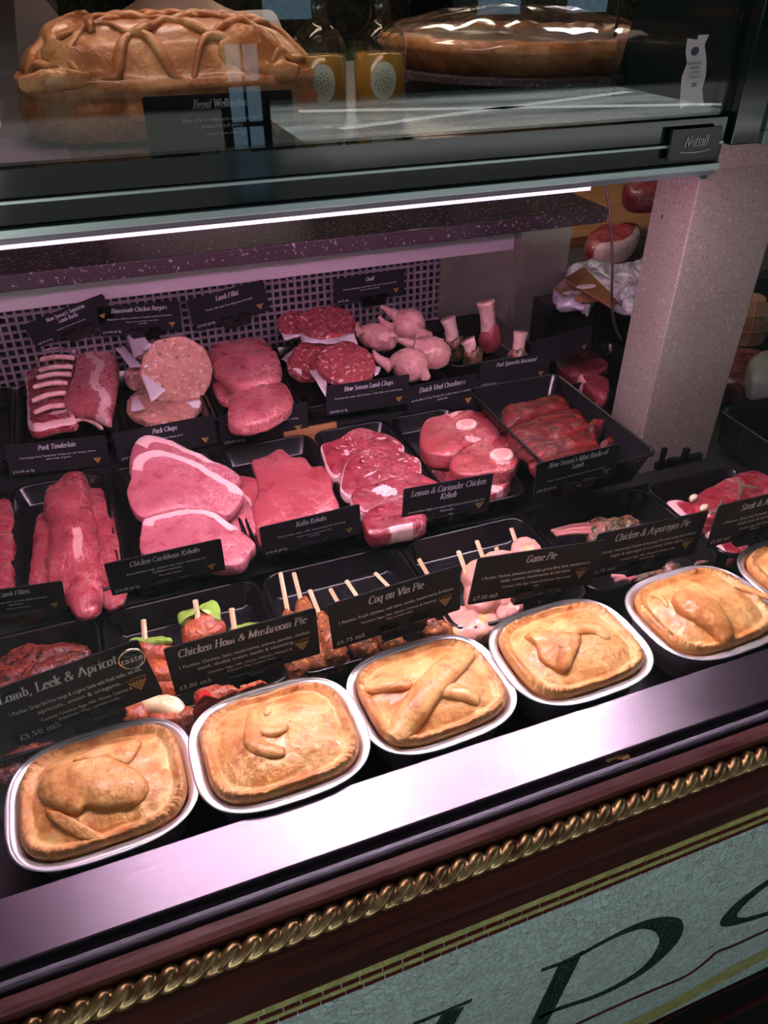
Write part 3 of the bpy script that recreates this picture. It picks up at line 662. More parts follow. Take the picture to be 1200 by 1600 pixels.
# ------------------------------------------------------------------ meat
m_pork = meat('pork_loin', (.50,.145,.175), (.36,.075,.10), (.80,.56,.53), 30, .35, 22, stretch=(1,1,1))
m_tend = meat('pork_tenderloin_meat', (.40,.065,.080), (.24,.030,.042), (.66,.34,.32), 22, .5, 12, stretch=(3,1,1), rough=.28)
m_veal = meat('veal_meat', (.44,.082,.10), (.33,.050,.066), (.74,.44,.42), 18, .35, 10, rough=.36)
m_lamb = meat('lamb_meat', (.34,.036,.055), (.16,.014,.024), (.76,.50,.48), 36, .6, 18, rough=.34)
m_osso = meat('shin_meat', (.42,.070,.080), (.24,.030,.040), (.72,.46,.44), 36, .55, 20)
m_fil = meat('fillet_meat', (.52,.14,.155), (.34,.06,.08), (.74,.48,.46), 30, .8, 16, stretch=(1,1.6,1))
m_ribs = meat('marinated_rib', (.17,.010,.011), (.05,.003,.004), (.28,.04,.025), 34, .3, 16, rough=.15, stretch=(1,3,1), bump=.8)
m_beefb = meat('beef_mince', (.42,.070,.085), (.26,.025,.035), (.78,.52,.50), 90, 0, 30, rough=.42, bump=.9, speck=[(150, .60, (.72,.42,.40)), (90, .66, (.28,.04,.05))])
m_chickb = meat('chicken_mince', (.62,.32,.24), (.50,.22,.17), (.74,.50,.42), 90, 0, 30, rough=.42, bump=.9, speck=[(150, .60, (.74,.52,.40)), (120, .68, (.12,.12,.05)), (60, .68, (.42,.18,.12))])
m_chick = meat('chicken_flesh', (.70,.36,.28), (.56,.24,.19), (.80,.58,.46), 20, .2, 10, rough=.20, speck=[(38, .57, (.68,.38,.14)), (90, .70, (.50,.20,.03))])
m_kebab = meat('glazed_chicken', (.55,.13,.045), (.26,.03,.016), (.80,.42,.16), 44, .5, 22, rough=.12, bump=.8, speck=[(200, .68, (.06,.02,.01))])
m_kofta = meat('spiced_mince', (.34,.095,.022), (.16,.032,.010), (.5,.3,.1), 90, 0, 30, rough=.45, bump=1.0, speck=[(170, .56, (.55,.22,.04)), (120, .60, (.04,.02,.010))])
m_steak = meat('marinated_steak', (.20,.028,.018), (.06,.008,.008), (.44,.14,.04), 60, .5, 30, rough=.14, bump=.9, speck=[(110, .62, (.26,.05,.015)), (160, .60, (.02,.006,.006))])
m_quail = meat('poultry_skin', (.60,.33,.29), (.46,.20,.20), (.78,.54,.48), 26, .25, 14, rough=.30)
m_herb = meat('herbed_lamb', (.44,.16,.12), (.05,.045,.015), (.7,.46,.38), 46, .3, 20, rough=.3, speck=[(120, .48, (.035,.042,.012)), (160, .66, (.55,.40,.14))])
m_marb = meat('marbled_beef', (.42,.040,.060), (.26,.016,.030), (.80,.52,.52), 26, .95, 30, rough=.28)
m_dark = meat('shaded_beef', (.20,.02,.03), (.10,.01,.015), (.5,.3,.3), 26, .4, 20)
M_pepper = mat('green_pepper', (.24,.42,.06), .25, coat=.3); M_redp = mat('red_pepper', (.62,.02,.02), .2, coat=.4); M_onion = mat('onion', (.82,.62,.34), .25, coat=.2)

def poly(pts, z, plane=None):
    """pixel outline laid on a (possibly sloping) plane in the case"""
    if plane is None: return [at(u, v, z) for u, v in pts]
    sy, y0 = plane; out = []
    for u, v in pts:
        d = ray(u, v); t = (z - sy*y0 - H)/(d.z - sy*d.y); out.append(Vector((d.x*t, d.y*t, H + d.z*t)))
    return out
def slab(name, pts, z, T, m, label=None, cat=None, group=None, parent=None, n=4, amp=.0012, freq=45, fat=None, plane=None, top=None, seg=72, nr=14, wob=.0, drop=0, kind=None):
    P = poly(pts, z, plane); c0 = sum(P, Vector())/len(P)
    ol = curve([(p.x-c0.x, p.y-c0.y) for p in P], seg)
    b = MB(); pf = None
    if plane: sy = plane[0]; yy = c0.y; pf = lambda X, Y: sy*(Y-yy)
    b.blob(ol, T, (c0.x, c0.y, c0.z - T*.25 - drop), n, amp, freq, nr, fat, pf, top, wob=wob)
    o = b.build(name, m, parent)
    if label: tag(o, label, cat, group)
    return o
cA = lambda pts: cr(0, 650, 450/1200*1 and 2.6667, pts)
cB = lambda pts: cr(400, 650, 2.6667, pts)
cC = lambda pts: cr(800, 650, 3, pts)
cD = lambda pts: cr(0, 900, 3, pts)
cE = lambda pts: cr(0, 400, 2.6667, pts)
cF = lambda pts: cr(400, 400, 2.6667, pts)
cG = lambda pts: cr(800, 300, 3, pts)
rim = lambda r0=.86, amt=1.0: (lambda x, y, r, s_: amt if r > r0 else 0)
def side(dx, dy, r0=.8, lim=.35, inner=None):
    L = math.hypot(dx, dy)
    def f(x, y, r, s_):
        d = (x*dx + y*dy)/L/(math.hypot(x, y)+1e-6)
        if r > r0 and d > lim: return 1
        if inner and inner[0] < r < inner[1] and d > lim: return .9
        return 0
    return f
# --- middle row
G2 = 'diced lamb at the left edge'
for pts, lb in (([(-25,800),(14,782),(20,830),(-20,850)], 'upper'), ([(-25,850),(18,832),(19,880),(-20,900)], 'middle'), ([(-25,895),(17,880),(18,925),(-20,940)], 'lower')):
    slab('diced_lamb', pts, .008, .03, m_lamb, '%s chunk of raw red lamb at the left edge, middle row' % lb, 'meat', G2, n=5)
slab('pork_tenderloin', cA([(150,420),(120,640),(125,700),(200,720),(230,480),(190,400)]), .004, .026, m_tend, 'left hand pork tenderloin, partly under the long middle one', 'meat', n=2.3, amp=.002)
slab('pork_tenderloin', cA([(350,300),(380,283),(420,290),(470,380),(505,480),(520,590),(520,730),(450,790),(400,700),(390,480)]), .007, .028, m_tend, 'right hand pork tenderloin tapering to its front end', 'meat', n=2.3, amp=.002, drop=.002)
slab('pork_tenderloin', cA([(240,250),(300,222),(350,225),(372,300),(395,400),(408,520),(425,650),(410,785),(320,820),(270,760),(195,680),(200,470),(172,400),(190,300)]), .016, .036, m_tend, 'largest pork tenderloin lying lengthwise on top of the other two', 'meat', n=2.4, amp=.003, freq=38, fat=lambda x, y, r, s_: .95 if (abs(x-.006) < .005 and -.075 < y < -.015 and s_ > 0 and r < .9) else 0)
pk = side(.55, .85, .72, .25)
slab('pork_chop', cA([(1000,310),(1060,370),(1085,450),(1050,495),(980,480),(920,400)]), .006, .016, m_pork, 'pork chop mostly hidden beneath, showing only its right end', 'meat', 'pork chops', fat=pk)
slab('pork_chop', cA([(540,170),(560,110),(600,78),(680,90),(800,140),(900,190),(997,243),(980,285),(860,330),(620,330),(545,250)]), .022, .016, m_pork, 'rearmost pork chop with a thick white fat edge', 'meat', 'pork chops', fat=pk, plane=(.25, .85))
slab('pork_chop', cA([(545,260),(560,180),(620,148),(700,150),(830,200),(930,262),(1012,318),(990,375),(940,418),(850,392),(760,388),(680,402),(610,425),(560,405),(528,320)]), .034, .016, m_pork, 'largest pork chop on top, face up with round eye of meat', 'meat', 'pork chops', fat=side(.55,.85,.80,.2,(.60,.65)), plane=(.25, .80), n=6)
slab('pork_chop', cA([(590,470),(610,425),(690,408),(800,393),(880,400),(960,450),(1062,530),(1040,575),(1010,622),(940,632),(760,610),(595,580)]), .020, .020, m_pork, 'front pork chop with brown stained rind edge, behind the kebab card', 'meat', 'pork chops', fat=side(.3,.95,.76,.2), plane=(.15, .74), n=6)
slab('veal_slice', cA([(985,265),(1060,258),(1115,330),(1135,440),(1110,530),(1075,520),(1050,420)]), .006, .010, m_veal, 'veal slice peeking out at the left of the large one', 'meat', n=5, amp=.002)
slab('veal_slice', cB([(-20,190),(30,172),(80,150),(110,145),(150,175),(200,165),(240,202),(290,205),(322,240),(330,300),(348,380),(300,420),(100,520),(10,520),(-15,400),(5,300)]), .012, .022, m_veal, 'large thin pink veal slice spread over the tray', 'meat', n=4, amp=.0025, freq=30, wob=.15)
lc = lambda x, y, r, s_: 1 if ((r > .975 and s_ > 0) or (s_ > 0 and abs(noise.noise(Vector((x*60, y*130, 5)))) < .035 and noise.noise(Vector((x*30, y*30, 9))) > .05)) else (.3 if r > .9 else 0)
slab('lamb_chop', cB([(265,130),(320,105),(400,60),(470,55),(560,90),(612,140),(520,190),(420,230),(340,255),(290,200)]), .030, .018, m_lamb, 'rearmost lamb chop of the leaning stack, marrow bone showing', 'meat', 'lamb chops', fat=lc, plane=(.35, .85), n=5, wob=.15)
slab('lamb_chop', cB([(342,280),(380,200),(430,160),(500,138),(600,140),(680,165),(706,205),(695,250),(600,275),(480,310),(400,345),(355,330)]), .032, .020, m_lamb, 'second lamb chop from the back of the stack, widest of them', 'meat', 'lamb chops', fat=lc, plane=(.35, .80), n=5, wob=.15)
slab('lamb_chop', cB([(398,345),(430,305),(500,285),(590,255),(660,235),(730,265),(758,290),(700,330),(620,360),(500,400),(450,420),(415,390)]), .030, .022, m_lamb, 'third lamb chop with pale fatty bone in its centre', 'meat', 'lamb chops', fat=lambda x, y, r, s_: 1 if (r > .98 or (math.hypot((x+.008)*.55, y+.002+x*.3) < .008+.004*noise.noise(Vector((x*150, y*150, 1))) and s_ > 0)) else 0, plane=(.35, .76), n=5, wob=.15)
slab('lamb_chop', cB([(438,425),(500,385),(600,355),(680,350),(715,400),(700,455),(600,490),(490,502),(450,465)]), .020, .026, m_lamb, 'frontmost lamb chop with a ragged cut end', 'meat', 'lamb chops', fat=lambda x, y, r, s_: 1 if (r > .8 and y < -.006 and abs(x) < .015) else 0, plane=(.2, .72), n=5, wob=.2)
def osso(pts, z, T, bone, label):
    P = [at(u, v, z) for u, v in pts]; c0 = sum(P, Vector())/len(P)
    t = thing('veal_shin_round', (c0.x, c0.y, z-T), label, 'meat', 'veal shin rounds')
    slab('meat', pts, z, T, m_osso, parent=t, n=7, amp=.0014, fat=lambda x, y, r, s_: .62 if (noise.noise(Vector((x*55, y*55, 3))) > .36 and r > .3) else 0, wob=.06)
    if bone:
        u, v, rx, ry = bone; c = at(u, v, z+T*.25); a = at(u+rx, v, z).x - at(u-rx, v, z).x
        b = MB(); b.blob(ellipse(a*.5, a*.42, 28, .3), .008, (c.x, c.y, c.z), 5, .0004, 80, 6); o = b.build('bone', M_bone, t)
        b = MB(); b.blob(ellipse(a*.32, a*.26, 24, .3), .004, (c.x, c.y, c.z+.0032), 4, .0004, 80, 6); b.build('marrow', M_marrow, o)
osso(cB([(690,150),(720,120),(800,150),(830,220),(790,245),(730,235),(700,200)]), .000, .024, None, 'veal shin round at the bottom left of the pair of stacks')
osso(cB([(685,120),(685,60),(720,20),(800,0),(880,-15),(960,5),(1005,45),(1008,90),(940,110),(880,135),(820,172),(740,170),(700,150)]), .030, .030, (878,40,48,30) and (729,665,19,11), 'thick veal shin round at the back with a round marrow bone')
osso(cB([(800,240),(900,250),(1050,230),(1060,270),(1000,330),(900,330),(810,300)]), .004, .026, None, 'veal shin round underneath at the front of the tray')
osso(cB([(808,205),(820,160),(870,120),(940,100),(1020,90),(1090,98),(1112,140),(1095,190),(1050,235),(960,250),(870,255),(820,240)]), .026, .026, (784,712,22,12), 'front veal shin round on top with an oval marrow bone')
# spare ribs
RG = 'marinated spare ribs'
for i, (pts, z, lb) in enumerate(((cG([(-45,1010),(0,1000),(100,975),(190,948),(250,955),(278,1010),(180,1040),(80,1065),(0,1090),(-40,1080)]), .050, 'rearmost glossy dark red marinated spare rib strip'),
        (cG([(-20,1100),(60,1070),(150,1040),(240,1025),(312,1015),(352,1065),(380,1105),(250,1150),(120,1175),(30,1190),(-10,1150)]), .053, 'second glossy red spare rib strip from the back, the widest'),
        (cG([(340,1110),(380,1075),(445,1075),(400,1120),(365,1140)]), .048, 'small pointed rib offcut at the right of the strips'),
        (cG([(30,1195),(120,1180),(250,1150),(380,1122),(408,1165),(395,1190),(250,1225),(110,1250),(60,1225)]), .052, 'third spare rib strip with a glossy ridged edge'),
        (cG([(400,1200),(440,1160),(480,1155),(470,1190),(430,1215)]), .045, 'narrow rib offcut beside the card at the tray corner'),
        (cG([(80,1250),(200,1235),(330,1205),(420,1195),(440,1230),(300,1290),(130,1310)]), .050, 'frontmost spare rib strip, mostly behind the card'))):
    slab('spare_rib', pts, z, .030, m_ribs, lb, 'meat', RG, n=2.6, amp=.0016, freq=60)
# --- rear row
ROW = .052
def rack(name_pts):
    pass
Pb = cE([(100,470),(150,435),(200,415),(320,400),(325,480),(300,560),(275,640),(320,680),(300,700),(250,705),(150,728),(115,700),(108,560)])
c0 = at(80, 610, ROW)
t = thing('lamb_rack', (c0.x, c0.y, .016), 'rack of lamb at the left with its white rib bones upward', 'meat')
slab('meat', Pb, ROW, .030, m_lamb, parent=t, n=3, amp=.002, fat=lambda x, y, r, s_: .85 if (.88 < r < .99 or noise.noise(Vector((x*40, y*60, 0))) > .42) else .2)
for a_, b_ in (((180,397),(315,398)), ((168,432),(310,425)), ((163,478),(303,462)), ((153,508),(297,494)), ((138,548),(282,530)), ((133,605),(275,570)), ((140,655),(268,622))):
    (u0, v0), (u1, v1) = cE([a_, b_]); zr_ = ROW + (.022 if a_[1] < 450 else .016); p = at(u0, v0, zr_); q = at(u1, v1, zr_); mid = (p+q)/2 + Vector((0, .001, .003))
    b = MB(); b.tube(line([p, mid, q], 10), [.0028]+[.0037]*9+[.0032], 10); b.build('rib_bone', M_bone, t)
t = thing('lamb_rack', (at(142, 610, ROW).x, at(142, 610, ROW).y, .016), 'trimmed rack of lamb lying fat side up beside the ribbed one', 'meat')
slab('meat', cE([(318,400),(345,383),(400,380),(445,390),(487,430),(490,480),(478,560),(462,640),(450,680),(380,650),(300,632),(262,612),(268,580),(300,530),(310,480)]), ROW+.012, .034, m_fil, parent=t, n=3, amp=.0015,
     fat=lambda x, y, r, s_: 1 if (abs(x - .010 - .006*math.sin(y*60)) < .0060 and s_ > 0) else (.28 if (x < .006 and s_ > 0) else 0))
b = MB(); b.tube(line([at(*q, ROW-.006) for q in cE([(300,690),(350,680),(390,695),(425,720)])], 12), [.003]*12+[.002], 10); b.build('rib_bone', M_bone, t)
# burgers
def burger(u, v, rx, ry, z, T, m, label, group, sy=0, fa=.9):
    c = poly([(u, v)], z, (sy, aty(u, v, 1).y) if 0 else None)[0]
    A = at(u-rx, v, z); B_ = at(u+rx, v, z); r = (B_-A).length/2
    C = at(u, v-ry, z); D = at(u, v+ry, z); r2 = (C-D).length/2
    sl = 0.0
    if r2 > r*1.15: # the disc leans towards the viewer
        pass
    b = MB(); yy = c.y
    # lean angle so that a true circle of radius r shows the height 2*ry
    vd = ray(u, v).normalized(); best = 0
    want = 2*ry; 
    for i in range(0, 75):
        th = math.radians(i); e = Vector((0, math.cos(th), math.sin(th)))*r
        p, q = c+e, c-e
        def pr(X):
            d = X - Vector((0, 0, H)); cxx = AX*d.x + AY*d.y + AZ*d.z; return CY + FPX*cxx.y/cxx.z
        hh = abs(pr(p)-pr(q))
        if hh >= want: best = th; break
        best = th
    R = Matrix.Rotation(best, 3, 'X')
    b.blob(ellipse(r, r, 56), T, (c.x, c.y, c.z), 5, .0024, 120, 14, None, None, R=R, wob=.05)
    o = b.build('burger', m); tag(o, label, 'burger', group); return c, r, R
def paper(pts, z, label, group='greaseproof papers', lift=(0, .004, .002, 0)):
    P = [at(u, v, z + (lift[i % len(lift)])) for i, (u, v) in enumerate(pts)]; b = MB(); n = 7
    G_ = []
    for i in range(n+1):
        for j in range(n+1):
            s_, t_ = i/n, j/n; p = P[0]*(1-s_)*(1-t_) + P[1]*s_*(1-t_) + P[2]*s_*t_ + P[3]*(1-s_)*t_
            p = p + Vector((0, 0, .0035*noise.noise(p*70))); G_.append(p)
    F_ = [(i*(n+1)+j, (i+1)*(n+1)+j, (i+1)*(n+1)+j+1, i*(n+1)+j+1) for i in range(n) for j in range(n)]
    b.add(G_, F_); o = b.build('greaseproof_paper', M_paper); sm = o.modifiers.new('s', 'SOLIDIFY'); sm.thickness = .0003
    return tag(o, label, 'paper', group)
BG = 'chicken burgers'
burger(258, 632, 58, 30, .034, .016, m_chickb, 'chicken burger at the bottom of the stack, behind the pork chops card', BG)
burger(215, 590, 20, 28, .040, .016, m_chickb, 'chicken burger mostly hidden at the left of the stack', BG)
burger(244, 536, 46, 22, .062, .014, m_chickb, 'rear chicken burger with pale folded paper in front of it', BG)
burger(276, 580, 54, 62, .078, .016, m_chickb, 'large speckled chicken burger leaning on top of the stack', BG)
paper(cE([(525,325),(600,335),(635,375),(560,425)]), .088, 'folded white paper on the rear chicken burger')
paper(cE([(595,390),(660,392),(682,408),(600,470)]), .094, 'white paper corner folded over the top chicken burger')
paper(cE([(475,378),(520,375),(590,460),(540,460)]), .070, 'white paper corner sticking out at the left of the chicken burgers')
paper(cE([(585,490),(620,500),(690,560),(630,605)]), .080, 'white paper flap on the front of the top chicken burger')
paper(cE([(550,590),(570,585),(605,640),(545,645)]), .052, 'white paper corner under the top chicken burger')
paper(cE([(770,610),(835,600),(830,635),(800,630)]), .066, 'small white paper tip at the right of the chicken burgers')
slab('lamb_fillet', cE([(860,430),(885,372),(960,352),(1080,338),(1150,398),(1170,480),(1110,520),(980,538),(925,500)]), .075, .034, m_fil, 'rolled lamb fillet on top at the back of its tray', 'meat', n=3, amp=.003)
slab('lamb_fillet', cE([(880,480),(950,520),(1000,560),(960,610),(900,580)]), .045, .02, m_fil, 'thin edge of a lamb fillet below the rolled one', 'meat', n=3, amp=.003)
slab('lamb_fillet', cE([(955,590),(1000,560),(1100,535),(1180,528),(1213,560),(1210,620),(1100,690),(960,700)]), .062, .034, m_fil, 'lamb fillet at the front with a pale streaked face', 'meat', n=3, amp=.003)
BG = 'beef burgers'
burger(478, 572, 30, 22, .045, .016, m_beefb, 'beef burger hidden at the bottom left of the stack', BG)
burger(496, 558, 40, 22, .056, .015, m_beefb, 'beef burger wrapped in paper under the top one', BG)
burger(462, 508, 28, 19, .078, .014, m_beefb, 'beef burger at the back left, partly behind the top one', BG)
burger(512, 506, 45, 23, .084, .016, m_beefb, 'top beef burger lying flat on white paper', BG)
burger(541, 570, 46, 31, .068, .020, m_beefb, 'front beef burger leaning towards the glass in white paper', BG)
paper(cF([(85,290),(150,235),(200,330),(120,350)]), .072, 'white paper edge under the back left beef burger')
paper(cF([(180,310),(400,320),(370,370),(190,360)]), .076, 'white paper beneath the top beef burger')
paper(cF([(105,430),(165,375),(190,440),(190,495)]), .050, 'white paper point sticking out left of the beef burgers')
paper(cF([(205,450),(250,430),(295,530),(290,585)]), .052, 'white paper wrapped round the front beef burger')
paper(cF([(350,340),(410,325),(425,370),(330,340)]), .083, 'crumpled white paper corner at the right of the top beef burger')
paper(cF([(490,455),(520,460),(510,490),(495,500)]), .062, 'white paper tip at the right of the front beef burger')
# quail
def quail(body, legs, z, label):
    """body: pixel ellipse (u,v,rx,ry,rot deg); legs: pixel polylines"""
    u, v, rx, ry, rot = body; c = at(u, v, z); sc = c.copy(); d = (c-Vector((0, 0, H))).length/FPX
    a, bb = rx*d, ry*d
    mb = MB(); rm = Matrix.Rotation(-math.radians(rot), 3, AY.cross(AX).normalized() if 0 else 'Z')
    fw = ray(u, v).normalized(); right = Vector((AX.x, AY.x, AZ.x)); upv = -Vector((AX.y, AY.y, AZ.y))
    e1 = right*math.cos(math.radians(rot)) + upv*math.sin(math.radians(rot)); e2 = -right*math.sin(math.radians(rot)) + upv*math.cos(math.radians(rot)); e3 = e1.cross(e2)
    def ell(cc, A, B_, C, taper=0):
        vs = []; fs = []; nn_, mm = 14, 22
        for i in range(nn_+1):
            for j in range(mm):
                th = PI*i/nn_; ph = 2*PI*j/mm; tt = 1 - taper*math.cos(th)
                vs.append(cc + e1*A*math.cos(th) + (e2*B_*math.cos(ph) + e3*C*math.sin(ph))*math.sin(th)*tt)
        for i in range(nn_):
            for j in range(mm): fs.append((i*mm+j, i*mm+(j+1) % mm, (i+1)*mm+(j+1) % mm, (i+1)*mm+j))
        mb.add(vs, fs)
    ell(c, a, bb, bb*.9, .18); ell(c + e1*a*.25 + e2*bb*.22 - e3*bb*.3, a*.62, bb*.7, bb*.75, .1); ell(c + e1*a*.25 - e2*bb*.30 - e3*bb*.3, a*.60, bb*.6, bb*.7, .1)
    for L, r0, r1 in legs:
        P = [c + right*((p[0]-u)*d) + upv*(-(p[1]-v)*d) - fw*(bb*.55) for p in L]
        Q = line(P, 12); mb.tube(Q, [(r0*1.35*(1-i/12)**1.2 + r1*(i/12)) if i < 12 else r1*1.5 for i in range(13)], 12)
        tip = MB()
        mb.lathe([(.0005, -.0022), (.0022, -.001), (.0026, .0006), (.0005, .0026)], Q[-1], 10)
    o = mb.build('quail', m_quail); remeshed(o, .0015, 3)
    for w_ in o.data.vertices: w_.co += w_.normal*.0016*noise.fractal(Vector(w_.co)*90 + c*40, .8, 2, 4)
    tag(o, label, 'quail', 'quail in the rear tray'); return o
q = lambda x, y: cr(400, 400, 2.6667, [(x, y)])[0]
quail((*q(640,285), 25, 26, 60), [([q(590,250), q(550,225), q(525,212)], .007, .0022), ([q(575,300), q(540,280), q(520,255)], .006, .003), ([q(660,330), q(700,320), q(728,325)], .007, .004)], .085, 'quail at the back with its legs pointing up to the left')
quail((*q(505,335), 32, 21, 165), [([q(560,330), q(600,355), q(650,385)], .005, .002), ([q(440,330), q(425,300), q(428,280)], .006, .0025)], .070, 'quail at the left of the group, next to the beef burgers')
quail((*q(720,400), 34, 24, 165), [([q(660,370), q(610,355), q(580,345)], .007, .0025), ([q(760,370), q(775,352), q(765,348)], .003, .002)], .068, 'quail at the right of the group with smooth plump breast')
quail((*q(640,450), 30, 26, 160), [([q(570,460), q(520,430), q(495,395)], .009, .0025), ([q(700,480), q(710,500), q(690,510)], .006, .004)], .058, 'front quail with one leg stretched to the left')
# lamb shanks
def shank(bone, rb, meat_, label, z=.05, herb=True):
    (u0, v0), (u1, v1) = cr(400, 400, 2.6667, bone); y0 = at(u1, v1, z).y; p = at(u1, v1, z); q_ = aty(u0, v0, y0+.004)
    t = thing('lamb_shank', (p.x, p.y, .016), label, 'meat', 'lamb shanks standing in a tray')
    b = MB(); L = line([p-Vector((0, 0, .02)), (p+q_)/2, q_], 12); b.tube(L, [rb*(1.0+.25*(abs(i-6)/6)**2) for i in range(13)], 14); b.build('bone', M_bone, t)
    b = MB(); b.blob(ellipse(meat_*1.0, meat_, 40), .046, (p.x, p.y, .042), 2.4, .003, 60, 10); 
    if herb: b.build('meat', m_herb, t)
    else:
        b.tube(line([p-Vector((0, 0, .012)), p+Vector((0, 0, .010)), p.lerp(q_, .25)], 8), [meat_*(1-.045*i) for i in range(9)], 16); b.build('meat', m_osso, t)
shank([(800,262),(828,365)], .0105, .017, 'lamb shank at the left with its bone leaning up')
shank([(956,190),(975,330)], .0125, .0185, 'tallest lamb shank with a pale frayed bone end', herb=False)
shank([(882,350),(905,410)], .0100, .016, 'short lamb shank in front of the tallest one')
shank([(1102,318),(1090,415)], .0095, .016, 'lamb shank at the right end of the tray behind the card')
# --- front row
slab('marinated_steak', cr(0, 960, 4.8, [(-60,420),(60,290),(150,235),(250,222),(350,232),(480,215),(600,215),(680,255),(695,290),(640,340),(560,420),(400,520),(200,600),(-40,640)]), -.006, .026, m_steak, 'dark red marinated steak in the left front tray, above the card', 'meat', n=4, amp=.003, freq=70)
slab('marinated_steak', cr(0, 900, 3, [(-40,880),(60,820),(150,790),(260,770),(320,800),(300,900),(150,960),(-40,980)]), -.028, .020, m_steak, 'dark marinated steak piece showing below the leftmost card', 'meat', n=4, amp=.003, freq=70)
def stick(parent, a, b_, za, zb, r=.0021):
    p = at(*a, za); q_ = at(*b_, zb); m = MB(); d = (q_-p); L = [p, p+d*.5, q_]; m.tube(L, r, 4, (1.1, .8)); return m.build('skewer', M_pine, parent, smooth=False)
def chunk(parent, name, pts, z, T, m, **kw): return slab(name, pts, z, T, m, parent=parent, n=kw.get('n', 2.8), amp=kw.get('amp', .0022), freq=70, seg=48, nr=9)
def kebab(label, base, st, chunks, group):
    c = at(*base, -.03); t = thing('kebab', (c.x, c.y, -.047), label, 'kebab', group); stick(t, st[0], st[1], st[2], st[3], .0025)
    for ch in chunks: chunk(t, *ch[:5])
    return t
KG = 'chicken and pepper kebabs'
kebab('chicken and pepper kebab at the left, its stick above green pepper', (243, 1080), (cD([(672,205)])[0], cD([(700,560)])[0], .012, -.02), [
    ('pepper_piece', cD([(605,300),(640,285),(720,283),(798,290),(795,312),(700,318),(640,308)]), .004, .008, M_pepper),
    ('chicken_piece', cD([(620,350),(650,322),(740,318),(820,330),(838,365),(780,395),(680,390)]), -.004, .026, m_kebab),
    ('chicken_piece', cD([(670,400),(740,385),(800,400),(810,470),(750,490),(680,480)]), -.006, .026, m_kebab),
    ('pepper_piece', cD([(700,490),(790,482),(860,500),(840,545),(730,540)]), -.012, .014, m_kebab),
    ('onion_piece', cD([(650,590),(700,555),(800,560),(865,590),(850,630),(760,640),(670,625)]), -.012, .016, M_onion),
    ('chicken_piece', cD([(580,610),(640,560),(680,600),(690,660),(620,690),(570,665)]), -.014, .024, m_kebab),
    ('chicken_piece', cD([(700,650),(800,640),(850,660),(840,700),(740,700)]), -.018, .022, m_kebab)], KG)
kebab('chicken and pepper kebab in the middle, green pepper strip on its end', (310, 1075), (cD([(915,113)])[0], cD([(985,560)])[0], .024, -.02), [
    ('pepper_piece', cD([(832,175),(880,150),(950,125),(1013,115),(1035,200),(1000,195),(930,165),(850,222)]), .016, .010, M_pepper),
    ('chicken_piece', cD([(845,250),(880,180),(930,165),(1000,180),(1060,230),(1040,270),(960,300),(870,305)]), .008, .030, m_kebab),
    ('chicken_piece', cD([(880,320),(960,300),(1050,300),(1050,420),(940,440),(890,400)]), -.004, .028, m_kebab),
    ('red_pepper_piece', cD([(905,640),(930,560),(965,528),(1000,560),(1055,575),(1000,600),(950,640)]), -.004, .014, M_redp),
    ('chicken_piece', cD([(900,560),(960,520),(1040,510),(1110,520),(1115,545),(1040,575),(960,600)]), -.014, .024, m_kebab),
    ('chicken_piece', cD([(830,660),(880,610),(950,640),(920,720),(850,730)]), -.020, .024, m_kebab)], KG)
kebab('chicken and pepper kebab at the right, mostly behind the card', (375, 1060), (cD([(1085,152)])[0], cD([(1140,520)])[0], .014, -.02), [
    ('pepper_piece', cD([(1075,245),(1120,225),(1200,215),(1240,225),(1230,250),(1120,262)]), -.002, .010, M_pepper),
    ('chicken_piece', cD([(1090,280),(1200,255),(1260,290),(1230,380),(1120,380)]), -.008, .026, m_kebab),
    ('chicken_piece', cD([(1110,540),(1180,500),(1260,500),(1270,560),(1150,590)]), -.016, .024, m_kebab)], KG)
KG = 'kofta kebabs'
kk = [((438,895),(470,1060),'leftmost'), ((459,895),(500,1050),'second'), ((484,922),(545,1075),'third'), ((516,920),(590,1050),'fourth'), ((541,907),(625,1030),'fifth'), ((586,895),(690,1000),'rightmost')]
for i, (a, e, w_) in enumerate(kk):
    p = at(*a, .010); q_ = at(*e, -.020)
    t = thing('kebab', (q_.x, q_.y, -.047), '%s of the spiced kofta kebabs, counting from the left' % w_, 'kebab', KG)
    d = (q_-p); m = MB(); m.tube([p, p+d*.3, p+d*.55], .0022, 4, (1.1, .8)); m.build('skewer', M_pine, t, smooth=False)
    m = MB(); s0 = {0: .40, 1: .30, 2: .26}.get(i, .45); L = [p + d*(s0 + (1.5-s0)*k_/16) for k_ in range(17)]
    L = [Vector((v.x, max(v.y, .535), max(v.z, -.030))) for v in L]
    L = [v for j, v in enumerate(L) if j == 0 or (v-L[j-1]).length > .001]
    m.tube(L, [.0128*(min(1, .45+j*.25, .45+(len(L)-1-j)*.3)) for j in range(len(L))], 14)
    m.v = [tuple(Vector(v) + Vector((1, 1, 1))*.0030*noise.fractal(Vector(v)*120, .8, 2, 3)) for v in m.v]; m.build('kofta', m_kofta, t)
for pts, w_ in (((c5([(545,125),(600,100),(630,130),(700,290),(712,340),(680,400),(600,380),(560,260)])), 'first'),):
    pass
KG = 'lemon chicken kebabs'
cH = cB
kebab('lemon chicken kebab at the left, only its stick rising above the card', (690, 960), (cH([(678,595)])[0], cH([(760,740)])[0], .008, -.02), [('chicken_piece', cH([(760,850),(830,800),(930,790),(960,850),(880,920),(780,900)]), -.022, .024, m_chick)], KG)
